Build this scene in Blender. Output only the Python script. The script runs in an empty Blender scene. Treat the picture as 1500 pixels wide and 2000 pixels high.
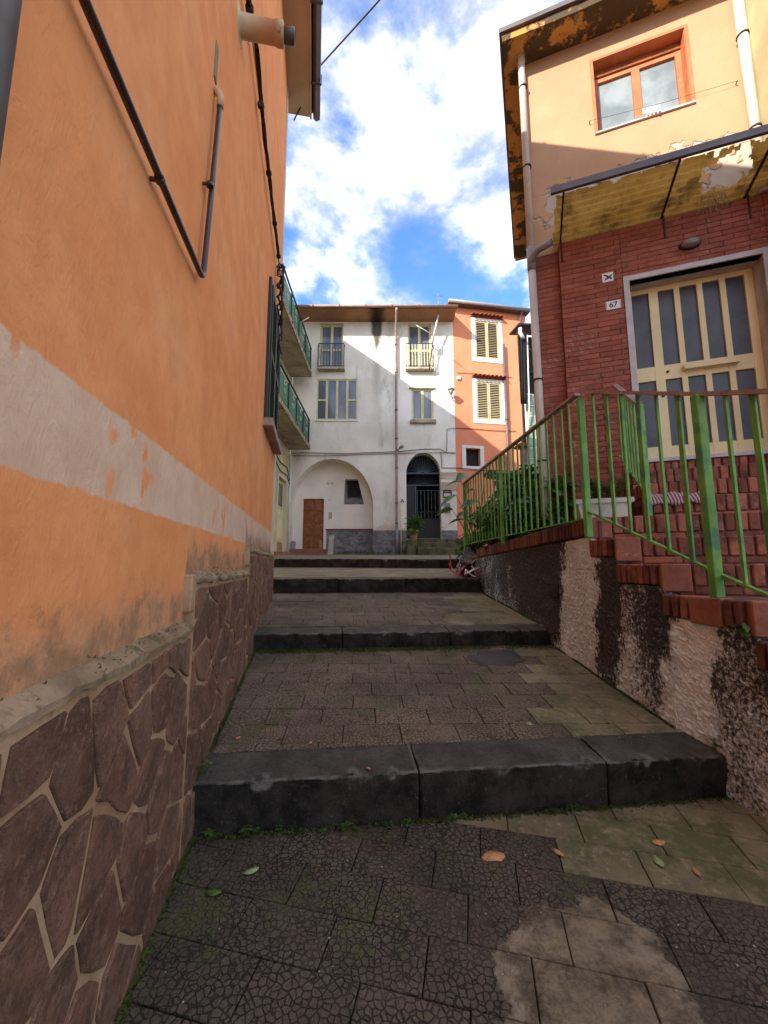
import bpy, bmesh, math, random
from mathutils import Vector, Matrix, noise as mnoise
R = math.radians
rnd = random.Random(7)

# ------------------------------------------------------------------ camera
scene = bpy.context.scene
E = 1.2                       # eye height above the foot of the first step
FPX = 800.0                   # focal length in photo pixels (1500 x 2000)
PIT = math.atan(104 / 800)
cam_d = bpy.data.cameras.new('camera')
cam_d.sensor_fit = 'VERTICAL'; cam_d.sensor_height = 36.0
cam_d.lens = FPX / 2000 * 36.0
cam_d.clip_start = 0.02; cam_d.clip_end = 2000
cam = bpy.data.objects.new('camera', cam_d)
scene.collection.objects.link(cam)
cam.location = (0, 0, E)
cam.rotation_euler = (R(90) + PIT, 0, 0)
scene.camera = cam

# ------------------------------------------------------------------ light
SUN = Vector((1.0, 1.0, -0.72)).normalized()      # direction the light travels
EL = math.asin(-SUN.z)
world = bpy.data.worlds.new('World'); scene.world = world; world.use_nodes = True
wt = world.node_tree; wt.nodes.clear()
def wn(t, **k):
    n = wt.nodes.new(t)
    for a, b in k.items(): setattr(n, a, b)
    return n
sky = wn('ShaderNodeTexSky', sky_type='NISHITA', sun_disc=False, sun_elevation=EL,
         sun_rotation=math.atan2(-SUN.x, -SUN.y) % (2 * math.pi), altitude=100, air_density=1.0, dust_density=0.6, ozone_density=2.5)
SKY_STR = 0.088; CW = 62.9
tc = wn('ShaderNodeTexCoord')
sep = wn('ShaderNodeSeparateXYZ'); wt.links.new(tc.outputs['Generated'], sep.inputs[0])
def wmath(op, a, b=None, clamp=False):
    n = wn('ShaderNodeMath', operation=op, use_clamp=clamp)
    for i, v in enumerate((a, b)):
        if v is None: continue
        if isinstance(v, (int, float)): n.inputs[i].default_value = v
        else: wt.links.new(v, n.inputs[i])
    return n.outputs[0]
zz = wmath('ADD', wmath('MAXIMUM', sep.outputs[2], 0.0), 0.28)
comb = wn('ShaderNodeCombineXYZ')
wt.links.new(wmath('DIVIDE', sep.outputs[0], zz), comb.inputs[0])
wt.links.new(wmath('DIVIDE', sep.outputs[1], zz), comb.inputs[1])
def wnoise(scale, detail, rough, w, dist=0.0):
    n = wn('ShaderNodeTexNoise', noise_dimensions='4D')
    n.inputs['Scale'].default_value = scale; n.inputs['Detail'].default_value = detail
    n.inputs['Roughness'].default_value = rough; n.inputs['W'].default_value = w
    n.inputs['Distortion'].default_value = dist
    wt.links.new(comb.outputs[0], n.inputs['Vector'])
    return n.outputs[0]
def wramp(s, lo, hi):
    n = wn('ShaderNodeMapRange', interpolation_type='SMOOTHSTEP'); n.clamp = True
    n.inputs[1].default_value = lo; n.inputs[2].default_value = hi
    wt.links.new(s, n.inputs[0]); return n.outputs[0]
big = wnoise(0.9, 2, 0.5, CW, 0.0)
fine = wnoise(3.6, 9, 0.58, 5.3, 0.25)
cov = wmath('ADD', wmath('MULTIPLY', big, 0.70), wmath('MULTIPLY', fine, 0.95))
cloud = wramp(cov, 0.66, 0.93)
shade = wramp(wnoise(4.2, 7, 0.58, 9.1, 0.3), 0.40, 0.62)
mixc = wn('ShaderNodeMix', data_type='RGBA')
mixc.inputs[6].default_value = (0.135, 0.16, 0.205, 1); mixc.inputs[7].default_value = (0.84, 0.77, 0.675, 1)
wt.links.new(shade, mixc.inputs[0])
skm = wn('ShaderNodeMix', data_type='RGBA', blend_type='MULTIPLY'); skm.inputs[0].default_value = 1.0
wt.links.new(sky.outputs[0], skm.inputs[6]); skm.inputs[7].default_value = (SKY_STR*0.62, SKY_STR*0.86, SKY_STR*1.12, 1)
mixs = wn('ShaderNodeMix', data_type='RGBA')
wt.links.new(cloud, mixs.inputs[0]); wt.links.new(skm.outputs[2], mixs.inputs[6]); wt.links.new(mixc.outputs[2], mixs.inputs[7])
bg = wn('ShaderNodeBackground'); bg.inputs[1].default_value = 1.0
wt.links.new(mixs.outputs[2], bg.inputs[0])
wo = wn('ShaderNodeOutputWorld'); wt.links.new(bg.outputs[0], wo.inputs[0])

sun_d = bpy.data.lights.new('sun', 'SUN'); sun_d.energy = 2.0; sun_d.angle = R(0.5); sun_d.color = (1.0, 0.92, 0.80)
sun = bpy.data.objects.new('sun', sun_d); scene.collection.objects.link(sun)
sun.location = (-20, -25, 30); sun.rotation_euler = SUN.to_track_quat('-Z', 'Y').to_euler()

scene.view_settings.view_transform = 'Standard'; scene.view_settings.look = 'None'
scene.view_settings.gamma = 1.0; scene.view_settings.exposure = 2.2
scene.view_settings.use_curve_mapping = False

# ------------------------------------------------------------------ pixel helpers (photo is 1500 x 2000)
CP, SP = math.cos(PIT), math.sin(PIT)
def ray(px, py):
    u = (px - 750) / FPX; v = (1000 - py) / FPX
    return Vector((u, CP - v * SP, SP + v * CP))
EYE = Vector((0, 0, E))
def onY(px, py, Y):
    d = ray(px, py); return EYE + d * (Y / d.y)
def onZ(px, py, z):
    d = ray(px, py); return EYE + d * ((z - E) / d.z)

class Fr:
    """a wall's frame: a runs along the wall, h is height, d is outwards"""
    def __init__(s, o, r):
        s.o = Vector((o[0], o[1], 0)); s.r = Vector((r[0], r[1], 0)).normalized(); s.n = Vector((s.r.y, -s.r.x, 0))
    def P(s, a, h, d=0.0): return s.o + s.r * a + s.n * d + Vector((0, 0, h))
    def pix(s, px, py, d=0.0):
        dr = ray(px, py); p0 = s.o + s.n * d
        t = (p0 - EYE).dot(s.n) / dr.dot(s.n); p = EYE + dr * t
        return (p - s.o).dot(s.r), p.z
    def rot(s): return Matrix((( s.r.x, -s.n.x, 0), (s.r.y, -s.n.y, 0), (0, 0, 1))).to_4x4()

# ------------------------------------------------------------------ object helpers
COL = scene.collection
WL = {}
def tag(o, label=None, cat=None, group=None, kind=None):
    if label: o['label'] = label
    if cat: o['category'] = cat
    if group: o['group'] = group
    if kind: o['kind'] = kind
    return o
def place(o, w, parent):
    w = Vector(w); WL[o.name] = w
    if parent: o.parent = parent; o.location = w - WL[parent.name]
    else: o.location = w
def thing(name, loc, label, cat, group=None):
    o = bpy.data.objects.new(name, None); o.empty_display_size = 0.2; COL.objects.link(o)
    place(o, loc, None); return tag(o, label, cat, group)
def obj(name, bm, m, parent=None, bevel=0, kind=None, recalc=True):
    if recalc: bmesh.ops.recalc_face_normals(bm, faces=bm.faces)
    if bevel: bmesh.ops.bevel(bm, geom=list(bm.edges), offset=bevel, segments=1, affect='EDGES', clamp_overlap=True)
    me = bpy.data.meshes.new(name)
    xs = [v.co for v in bm.verts]
    lo = Vector([min(c[i] for c in xs) for i in range(3)]); hi = Vector([max(c[i] for c in xs) for i in range(3)])
    c = Vector(((lo.x + hi.x) / 2, (lo.y + hi.y) / 2, lo.z))
    bmesh.ops.translate(bm, verts=bm.verts, vec=-c)
    bm.to_mesh(me); bm.free()
    me.materials.append(m)
    o = bpy.data.objects.new(name, me); COL.objects.link(o)
    place(o, c, parent)
    if kind: o['kind'] = kind
    return o
def piece(name, me, mw, parent):
    o = bpy.data.objects.new(name, me); COL.objects.link(o)
    t = mw.to_translation(); place(o, t, parent)
    o.rotation_euler = mw.to_euler(); return o
def nb(): return bmesh.new()
def quad(bm, *ps):
    return bm.faces.new([bm.verts.new(p) for p in ps])
def hexa(bm, p):
    v = [bm.verts.new(q) for q in p]
    for f in ((0,1,2,3),(7,6,5,4),(0,4,5,1),(1,5,6,2),(2,6,7,3),(3,7,4,0)):
        bm.faces.new([v[i] for i in f])
def fbox(bm, fr, a0, a1, h0, h1, d0, d1):
    hexa(bm, [fr.P(a0,h0,d1), fr.P(a1,h0,d1), fr.P(a1,h1,d1), fr.P(a0,h1,d1), fr.P(a0,h0,d0), fr.P(a1,h0,d0), fr.P(a1,h1,d0), fr.P(a0,h1,d0)])
def box(bm, x0, x1, y0, y1, z0, z1):
    hexa(bm, [(x0,y0,z0),(x1,y0,z0),(x1,y0,z1),(x0,y0,z1),(x0,y1,z0),(x1,y1,z0),(x1,y1,z1),(x0,y1,z1)])
def prism(bm, lo, hi):
    """two rings of points joined to a closed solid"""
    a = [bm.verts.new(p) for p in lo]; b = [bm.verts.new(p) for p in hi]; n = len(a)
    bm.faces.new(list(reversed(a))); bm.faces.new(b)
    for i in range(n): bm.faces.new((a[i], a[(i+1)%n], b[(i+1)%n], b[i]))
def bar(bm, p, q, w, t, up=(0,0,1)):
    """a square bar from p to q: w across, t along up"""
    p = Vector(p); q = Vector(q); d = (q - p).normalized(); u = Vector(up)
    s = d.cross(u)
    if s.length < 1e-4: s = d.cross(Vector((1,0,0)))
    s.normalize(); u = s.cross(d).normalized()
    c = [(-1,-1),(1,-1),(1,1),(-1,1)]
    prism(bm, [p + s*(i*w/2) + u*(j*t/2) for i,j in c], [q + s*(i*w/2) + u*(j*t/2) for i,j in c])
def tube(bm, pts, rad, seg=10, cap=True):
    pts = [Vector(p) for p in pts]; n = len(pts); rings = []; prev = None
    for i, p in enumerate(pts):
        t = (pts[min(i+1,n-1)] - pts[max(i-1,0)]).normalized()
        u = prev - t * prev.dot(t) if prev is not None else t.orthogonal()
        u.normalize(); prev = u; w = t.cross(u)
        r = rad[i] if isinstance(rad, (list, tuple)) else rad
        rings.append([bm.verts.new(p + (u*math.cos(k*2*math.pi/seg) + w*math.sin(k*2*math.pi/seg))*r) for k in range(seg)])
    for i in range(n-1):
        for k in range(seg):
            f = bm.faces.new((rings[i][k], rings[i][(k+1)%seg], rings[i+1][(k+1)%seg], rings[i+1][k])); f.smooth = True
    if cap:
        bm.faces.new(list(reversed(rings[0]))); bm.faces.new(rings[-1])
def lathe(bm, c, axis, prof, seg=16, up=None):
    """prof: (distance along axis, radius)"""
    c = Vector(c); ax = Vector(axis).normalized(); u = ax.orthogonal().normalized(); w = ax.cross(u); rings = []
    for t, r in prof:
        rings.append([bm.verts.new(c + ax*t + (u*math.cos(k*2*math.pi/seg) + w*math.sin(k*2*math.pi/seg))*max(r,1e-4)) for k in range(seg)])
    for i in range(len(rings)-1):
        for k in range(seg):
            f = bm.faces.new((rings[i][k], rings[i][(k+1)%seg], rings[i+1][(k+1)%seg], rings[i+1][k])); f.smooth = True
    bm.faces.new(list(reversed(rings[0]))); bm.faces.new(rings[-1])
def face_holes(bm, fr, outer, holes, d=0.0, reveal=0.25):
    """a wall face with openings cut into it, and the reveals of the openings"""
    tmp = []; 
    for loop in [outer] + [h[0] if isinstance(h, tuple) else h for h in holes]:
        vs = [bm.verts.new(fr.P(a, h, d)) for a, h in loop]
        tmp += [bm.edges.new((vs[i], vs[(i+1) % len(vs)])) for i in range(len(vs))]
    bmesh.ops.triangle_fill(bm, use_beauty=True, use_dissolve=False, edges=tmp, normal=fr.n)
    for h in holes:
        loop, rv = h if isinstance(h, tuple) else (h, reveal)
        n = len(loop)
        for i in range(n):
            (a0,h0),(a1,h1) = loop[i], loop[(i+1)%n]
            quad(bm, fr.P(a0,h0,d), fr.P(a1,h1,d), fr.P(a1,h1,d-rv), fr.P(a0,h0,d-rv))
def rect(a0, a1, h0, h1): return [(a0,h0),(a1,h0),(a1,h1),(a0,h1)]
def arch(a0, a1, h0, hs, ht, n=14):
    """rectangle up to the springing hs, then an arch to the crown ht"""
    c = (a0+a1)/2; w = (a1-a0)/2
    return [(a0,h0),(a1,h0)] + [(c + w*math.cos(math.pi*i/n), hs + (ht-hs)*math.sin(math.pi*i/n)) for i in range(n+1)]
def chamfer_mesh(name, lx, ly, lz, c, m, seed=0, jit=0.0):
    """a brick-like block centred on x, from y=0 outwards (-y) to -ly, z from 0 to lz"""
    r = random.Random(seed); bm = nb(); box(bm, -lx/2, lx/2, -ly, 0, 0, lz)
    for v in bm.verts: v.co += Vector((r.uniform(-jit,jit), r.uniform(-jit,jit), r.uniform(-jit,jit)))
    bmesh.ops.bevel(bm, geom=list(bm.edges), offset=c, segments=1, affect='EDGES')
    me = bpy.data.meshes.new(name); bm.to_mesh(me); bm.free(); me.materials.append(m); return me
def rough(bm, amp, scale, seed=0.0, keep=None):
    for v in bm.verts:
        if keep and keep(v.co): continue
        v.co += mnoise.noise_vector(v.co * scale + Vector((seed, seed*1.7, 3.1))) * amp
def clip(poly, a, b):
    """keep the part of a 2-D polygon left of a->b"""
    out = []; n = len(poly)
    def s(p): return (b[0]-a[0])*(p[1]-a[1]) - (b[1]-a[1])*(p[0]-a[0])
    for i in range(n):
        p, q = poly[i], poly[(i+1)%n]; sp, sq = s(p), s(q)
        if sp >= 0: out.append(p)
        if (sp > 0 and sq < 0) or (sp < 0 and sq > 0):
            t = sp/(sp-sq); out.append((p[0]+(q[0]-p[0])*t, p[1]+(q[1]-p[1])*t))
    return out
def area(p): return sum(p[i][0]*p[(i+1)%len(p)][1]-p[(i+1)%len(p)][0]*p[i][1] for i in range(len(p)))/2 if len(p) > 2 else 0
def shrink(poly, g):
    """move every side of a convex counter-clockwise polygon inwards by g"""
    out = poly
    n = len(poly)
    for i in range(n):
        p, q = poly[i], poly[(i+1)%n]; dx, dy = q[0]-p[0], q[1]-p[1]; l = math.hypot(dx, dy)
        if l < 1e-6: continue
        nx, ny = -dy/l*g, dx/l*g
        out = clip(out, (p[0]+nx, p[1]+ny), (q[0]+nx, q[1]+ny))
        if len(out) < 3: return []
    return out

# ------------------------------------------------------------------ materials
class NT:
    def __init__(s, name, rough=0.85, spec=0.3):
        s.m = bpy.data.materials.new(name); s.m.use_nodes = True; s.t = s.m.node_tree
        s.b = s.t.nodes['Principled BSDF']; s.b.inputs['Roughness'].default_value = rough
        s.b.inputs['Specular IOR Level'].default_value = spec
        s.g = s.n('ShaderNodeNewGeometry'); s.pos = s.g.outputs['Position']; s._sep = None; s._nor = None
    def n(s, t, **k):
        x = s.t.nodes.new(t)
        for a, b in k.items(): setattr(x, a, b)
        return x
    def put(s, sock, v):
        if isinstance(v, (int, float)): sock.default_value = v
        elif isinstance(v, tuple): sock.default_value = (*v, 1) if len(v) == 3 and sock.type == 'RGBA' else v
        else: s.t.links.new(v, sock)
    def xyz(s):
        if not s._sep:
            q = s.n('ShaderNodeSeparateXYZ'); s.t.links.new(s.pos, q.inputs[0]); s._sep = q.outputs
        return s._sep
    def math(s, op, a, b=None, clamp=False):
        q = s.n('ShaderNodeMath', operation=op, use_clamp=clamp); s.put(q.inputs[0], a)
        if b is not None: s.put(q.inputs[1], b)
        return q.outputs[0]
    def scaled(s, v):
        q = s.n('ShaderNodeVectorMath', operation='MULTIPLY'); s.t.links.new(s.pos, q.inputs[0]); q.inputs[1].default_value = v; return q.outputs[0]
    def noise(s, scale, detail=4, rough=0.6, stretch=None, dist=0.0, vec=None):
        q = s.n('ShaderNodeTexNoise'); q.inputs['Scale'].default_value = scale; q.inputs['Detail'].default_value = detail
        q.inputs['Roughness'].default_value = rough; q.inputs['Distortion'].default_value = dist
        s.t.links.new(vec or (s.scaled(stretch) if stretch else s.pos), q.inputs['Vector']); return q.outputs[0]
    def voro(s, scale, feature='DISTANCE_TO_EDGE', out='Distance', stretch=None, vec=None, rand=1.0):
        q = s.n('ShaderNodeTexVoronoi', feature=feature); q.inputs['Scale'].default_value = scale; q.inputs['Randomness'].default_value = rand
        s.t.links.new(vec or (s.scaled(stretch) if stretch else s.pos), q.inputs['Vector']); return q.outputs[out]
    def ramp(s, f, lo, hi, a=0.0, b=1.0):
        q = s.n('ShaderNodeMapRange', interpolation_type='SMOOTHSTEP'); s.put(q.inputs[0], f)
        for i, v in ((1,lo),(2,hi),(3,a),(4,b)): q.inputs[i].default_value = v
        return q.outputs[0]
    def band(s, f, lo, hi, e): return s.math('MULTIPLY', s.ramp(f, lo-e, lo+e), s.ramp(f, hi-e, hi+e, 1.0, 0.0))
    def curve(s, f, lo, hi, stops):
        """stops: (position in f, value)"""
        q = s.n('ShaderNodeMapRange'); s.put(q.inputs[0], f); q.inputs[1].default_value = lo; q.inputs[2].default_value = hi
        c = s.n('ShaderNodeValToRGB'); s.t.links.new(q.outputs[0], c.inputs[0]); e = c.color_ramp.elements
        e.remove(e[1])
        for i, (p, v) in enumerate(stops):
            w = (p-lo)/(hi-lo); x = e[0] if i == 0 else e.new(w)
            x.position = w; x.color = (v, v, v, 1)
        return c.outputs[0]
    def mix(s, f, a, b, blend='MIX'):
        q = s.n('ShaderNodeMix', data_type='RGBA', blend_type=blend); s.put(q.inputs[0], f); s.put(q.inputs[6], a); s.put(q.inputs[7], b); return q.outputs[2]
    def rand(s): return s.n('ShaderNodeObjectInfo').outputs['Random']
    def bump(s, h, strength=0.5, dist=0.01):
        q = s.n('ShaderNodeBump'); q.inputs['Strength'].default_value = strength; q.inputs['Distance'].default_value = dist
        s.put(q.inputs['Height'], h)
        if s._nor: s.t.links.new(s._nor, q.inputs['Normal'])
        s._nor = q.outputs[0]
    def done(s, col, rough=None):
        s.put(s.b.inputs['Base Color'], col)
        if rough is not None: s.put(s.b.inputs['Roughness'], rough)
        if s._nor: s.t.links.new(s._nor, s.b.inputs['Normal'])
        return s.m
def simple(name, col, rough=0.7, var=0.25, scale=6.0, bump=0.15, dirt=None, spec=0.3, dist=0.004, metal=0.0):
    t = NT(name, rough, spec)
    dark = tuple(c*(1-var) for c in col); lite = tuple(min(1, c*(1+var*0.6)) for c in col)
    c = t.mix(t.ramp(t.noise(scale, 5), 0.3, 0.7), dark, lite)
    if dirt: c = t.mix(t.ramp(t.noise(scale*2.3, 6, 0.7), dirt[1], dirt[1]+0.12), c, dirt[0])
    if bump: t.bump(t.noise(scale*8, 4), bump, dist)
    t.b.inputs['Metallic'].default_value = metal
    return t.done(c)

M = {}
# --- plaster of the orange house
t = NT('orange_plaster', 0.9, 0.15)
x, y, z = t.xyz()
n1 = t.noise(1.3, 4); n2 = t.noise(5, 5, 0.65); n3 = t.noise(22, 5, 0.7)
c = t.mix(t.ramp(n1, 0.3, 0.7), (0.86, 0.335, 0.122), (0.92, 0.40, 0.165))
c = t.mix(t.ramp(n2, 0.35, 0.70, 0, 0.55), c, (0.72, 0.25, 0.088))
c = t.mix(t.ramp(t.noise(0.9, 5, 0.6), 0.50, 0.72, 0, 0.5), c, (0.90, 0.46, 0.235))
c = t.mix(t.ramp(t.noise(28, 7, 0.8, (1,1,0.6)), 0.56, 0.70, 0, 0.35), c, (0.52, 0.20, 0.085))
c = t.mix(t.ramp(t.noise(2.2, 7, 0.72, (1,1,0.4)), 0.62, 0.76, 0, 0.45), c, (0.46, 0.23, 0.11))
# the beige painted band with its flaked spots
zb = t.math('ADD', z, t.math('MULTIPLY', t.math('SUBTRACT', n3, 0.5), 0.035))
bandm = t.band(zb, 1.375, 1.615, 0.006)
flk = t.math('MULTIPLY', t.ramp(t.noise(9, 6, 0.65, (1,1,0.55)), 0.54, 0.62), t.ramp(t.noise(2.4, 2), 0.42, 0.56))
bandc = t.mix(t.ramp(n2, 0.3, 0.7), (0.70, 0.47, 0.32), (0.80, 0.58, 0.43))
c = t.mix(t.math('MULTIPLY', bandm, t.math('SUBTRACT', 1.0, flk)), c, bandc)
# damp bloom and dirt rising above the stone base
hh = t.curve(y, 0.0, 6.0, [(0.0,0.95),(1.78,0.95),(1.80,1.15),(3.30,1.15),(3.32,1.34),(6.0,1.34)])
up = t.math('SUBTRACT', z, hh)
damp = t.math('ADD', t.ramp(up, 0.0, 0.34, 0.55, -0.25), t.math('SUBTRACT', t.noise(3.5, 6, 0.65, (1,1,0.45)), 0.40))
c = t.mix(t.ramp(damp, 0.14, 0.62, 0, 0.6), c, (0.46, 0.30, 0.19))
blk = t.math('ADD', t.ramp(up, 0.05, 0.42, 0.34, -0.2), t.math('SUBTRACT', t.noise(7, 8, 0.75), 0.42))
c = t.mix(t.ramp(blk, 0.30, 0.50, 0, 0.6), c, (0.20, 0.13, 0.08))
c = t.mix(t.ramp(t.noise(14, 8, 0.8, (1,1,0.7)), 0.66, 0.74, 0, 0.5), c, (0.16, 0.09, 0.05))
tr = t.noise(3.2, 3, 0.5, (1,1,1.0), 2.5)
calm = t.ramp(z, 1.5, 3.2, 0.75, 0.40)
t.bump(t.math('MULTIPLY', t.noise(11, 7, 0.66, (1,1,0.5), 0.5), calm), 0.55, 0.022)
t.bump(t.math('MULTIPLY', t.noise(38, 5, 0.7, (1,1,0.6), 0.3), calm), 0.4, 0.008)
t.bump(t.noise(150, 3), 0.3, 0.003)
ck = t.math('MULTIPLY', t.ramp(t.voro(2.6, stretch=(1,1,0.8), vec=None), 0.010, 0.0), t.ramp(t.noise(1.7, 4), 0.52, 0.62, 0, 0.55))
strk = t.math('MULTIPLY', t.ramp(t.noise(7, 6, 0.7, (1,1,0.05)), 0.55, 0.75, 0, 0.30), t.ramp(z, 1.2, 4.0))
c = t.mix(strk, c, (0.50, 0.25, 0.13))
crk = t.ramp(t.voro(3.0, vec=None, stretch=(1,1,0.7)), 0.0, 0.02, 0.0, 1.0)
M['orange'] = t.done(c)

# --- stone cladding
t = NT('porphyry_stone', 0.8, 0.3)
r_ = t.rand()
c = t.mix(r_, (0.18, 0.080, 0.046), (0.44, 0.225, 0.135))
c = t.mix(t.math('MULTIPLY', t.ramp(r_, 0.55, 0.9), 0.6), c, (0.24, 0.13, 0.085))
c = t.mix(t.ramp(t.noise(7, 8, 0.75), 0.36, 0.66, 0, 0.8), c, (0.095, 0.050, 0.034))
c = t.mix(t.ramp(t.noise(26, 7, 0.8), 0.50, 0.68, 0, 0.75), c, (0.42, 0.28, 0.20))
c = t.mix(t.ramp(t.noise(55, 6, 0.85), 0.52, 0.66, 0, 0.8), c, (0.065, 0.036, 0.025))
c = t.mix(t.ramp(t.noise(170, 3, 0.8), 0.62, 0.70, 0, 0.7), c, (0.48, 0.37, 0.30))
c = t.mix(t.ramp(t.noise(3.0, 4), 0.55, 0.68, 0, 0.35), c, (0.30, 0.20, 0.13))
t.bump(t.noise(13, 8, 0.72), 1.0, 0.03); t.bump(t.noise(75, 5, 0.75), 0.9, 0.007)
M['stone'] = t.done(c)
t = NT('mortar', 0.92, 0.15)
c = t.mix(t.ramp(t.noise(6, 5), 0.3, 0.7), (0.34, 0.205, 0.115), (0.50, 0.345, 0.205))
c = t.mix(t.ramp(t.noise(18, 6, 0.7), 0.55, 0.7, 0, 0.7), c, (0.22, 0.14, 0.085))
t.bump(t.noise(60, 5, 0.7), 0.7, 0.006)
M['mortar'] = t.done(c)
t = NT('mortar_cap', 0.92, 0.15)
c = t.mix(t.ramp(t.noise(6, 5), 0.3, 0.7), (0.20, 0.135, 0.08), (0.40, 0.295, 0.19))
c = t.mix(t.ramp(t.noise(11, 6, 0.7), 0.52, 0.62, 0, 0.8), c, (0.13, 0.115, 0.05))
t.bump(t.noise(40, 5, 0.7), 0.8, 0.01)
M['cap'] = t.done(c)

# --- pavement
def paving(name, base, lite, crack=True, moss=0.5, wet=0.42, smear=False):
    crackbump = None
    t = NT(name, 0.6, 0.4)
    rr = t.math('ADD', 0.30, t.math('MULTIPLY', t.rand(), 0.40))
    c = t.mix(rr, base, lite)
    c = t.mix(t.ramp(t.noise(1.6, 5, 0.6), 0.38, 0.66, 0, 0.7), c, tuple(k*0.55 for k in base))
    c = t.mix(t.ramp(t.noise(130, 3, 0.8), 0.62, 0.70, 0, 0.5), c, tuple(min(1, k*2.6) for k in lite))
    if crack:
        vv = t.n('ShaderNodeVectorMath', operation='ADD')
        q = t.n('ShaderNodeTexNoise'); q.inputs['Scale'].default_value = 30; t.t.links.new(t.pos, q.inputs['Vector'])
        sc = t.n('ShaderNodeVectorMath', operation='SCALE'); sc.inputs['Scale'].default_value = 0.012
        t.t.links.new(q.outputs['Color'], sc.inputs[0]); t.t.links.new(t.pos, vv.inputs[0]); t.t.links.new(sc.outputs[0], vv.inputs[1])
        e = t.voro(44, vec=vv.outputs[0], rand=0.9)
        g = t.ramp(t.math('ADD', e, t.math('MULTIPLY', t.math('SUBTRACT', t.noise(60, 4, 0.7), 0.5), 0.12)), 0.0, 0.13)
        c = t.mix(t.ramp(t.noise(85, 5, 0.8), 0.42, 0.66, 0, 0.6), c, tuple(k*0.42 for k in base))
        g = t.math('MAXIMUM', g, t.math('MULTIPLY', t.ramp(t.noise(3.4, 5, 0.65), 0.46, 0.62), 0.5))
        c = t.mix(g, tuple(k*0.22 for k in base), c)
        t.bump(g, 0.9, 0.005); crackbump = t._nor.node
    t.bump(t.noise(130, 5, 0.8), 0.9, 0.004); t.bump(t.noise(12, 6, 0.65), 0.5, 0.012)
    c = t.mix(t.ramp(t.noise(24, 7, 0.75), 0.50, 0.70, 0, 0.45), c, tuple(min(1, k*1.7) for k in lite)) if not crack else c
    c = t.mix(t.ramp(t.noise(9, 7, 0.75), 0.52, 0.70, 0, 0.55), c, tuple(k*0.40 for k in base))
    gm = t.math('ADD', t.noise(2.3, 6, 0.65), t.math('MULTIPLY', t.noise(34, 4, 0.6), 0.35))
    c = t.mix(t.ramp(gm, 0.80-0.12*moss, 0.92-0.12*moss, 0, 0.75), c, (0.075, 0.082, 0.022))
    if smear:
        x_, y_, z_ = t.xyz(); nn_ = t.math('MULTIPLY', t.math('SUBTRACT', t.noise(4.2, 6, 0.62), 0.5), 2.4)
        ex = t.math('POWER', t.math('ABSOLUTE', t.math('DIVIDE', t.math('SUBTRACT', x_, t.math('ADD', 0.64, t.math('MULTIPLY', t.math('SUBTRACT', 1.5, y_), -0.10))), 0.30)), 2.4)
        ey = t.math('POWER', t.math('ABSOLUTE', t.math('DIVIDE', t.math('SUBTRACT', y_, 1.15), 0.56)), 2.4)
        sm = t.ramp(t.math('ADD', t.math('ADD', ex, ey), nn_), 1.02, 0.90)
        sc_ = t.mix(t.ramp(t.noise(6, 8, 0.75), 0.36, 0.64), (0.085, 0.060, 0.036), (0.36, 0.28, 0.175))
        sc_ = t.mix(t.ramp(t.noise(40, 6, 0.8), 0.50, 0.66, 0, 0.6), sc_, (0.07, 0.052, 0.035))
        rim = t.band(t.math('ADD', t.math('ADD', ex, ey), nn_), 0.55, 0.92, 0.10)
        sc_ = t.mix(t.math('MULTIPLY', rim, t.ramp(t.noise(8, 6, 0.7), 0.48, 0.60, 0, 0.5)), sc_, (0.42, 0.35, 0.25))
        sc_ = t.mix(t.ramp(t.noise(11, 6, 0.7), 0.56, 0.66, 0, 0.7), sc_, (0.40, 0.34, 0.26))
        sc_ = t.mix(t.ramp(t.noise(3.0, 5, 0.6), 0.58, 0.70, 0, 0.6), sc_, (0.07, 0.075, 0.02))
        c = t.mix(t.math('MULTIPLY', sm, 0.74), c, sc_)
        if crackbump: crackbump.inputs['Strength'].default_value = 0.9; t.put(crackbump.inputs['Strength'], t.math('SUBTRACT', 0.9, t.math('MULTIPLY', sm, 0.5)))
    ro = t.ramp(t.noise(2.7, 5), 0.35, 0.65, wet, 0.85)
    return t.done(c, ro)
M['tile'] = paving('stamped_tile', (0.085, 0.063, 0.044), (0.175, 0.134, 0.096), True, 0.85, 0.48, True)
M['tile_plain'] = paving('plain_tile', (0.17, 0.140, 0.072), (0.29, 0.240, 0.140), False, 1.1, 0.5, True)
M['tile_warm'] = paving('warm_stamped_tile', (0.155, 0.110, 0.073), (0.29, 0.21, 0.142), True, 0.7, 0.5, True)
M['joint'] = simple('joint_dirt', (0.040, 0.038, 0.020), 0.95, 0.5, 9, 0.5)
M['square'] = paving('square_paving', (0.16, 0.13, 0.085), (0.23, 0.19, 0.125), False, 0.7, 0.5)
M['patch'] = paving('cement_patch', (0.20, 0.15, 0.092), (0.33, 0.27, 0.18), False, 0.35, 0.6)
M['patch_dark'] = paving('dark_patch', (0.040, 0.034, 0.034), (0.07, 0.06, 0.06), False, 0.35, 0.5)
M['ground'] = simple('ground_earth', (0.12, 0.10, 0.07), 0.95, 0.4, 0.6, 0.4)
t = NT('basalt_kerb', 0.75, 0.22)
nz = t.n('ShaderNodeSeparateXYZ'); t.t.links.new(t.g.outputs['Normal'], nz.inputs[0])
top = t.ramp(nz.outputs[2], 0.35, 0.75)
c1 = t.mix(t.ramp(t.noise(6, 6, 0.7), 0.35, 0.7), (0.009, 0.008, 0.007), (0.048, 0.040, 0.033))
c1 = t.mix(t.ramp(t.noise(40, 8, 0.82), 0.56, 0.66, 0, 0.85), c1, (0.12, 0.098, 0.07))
c1 = t.mix(t.ramp(t.noise(4.5, 6, 0.7), 0.58, 0.72, 0, 0.55), c1, (0.05, 0.056, 0.018))
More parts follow.
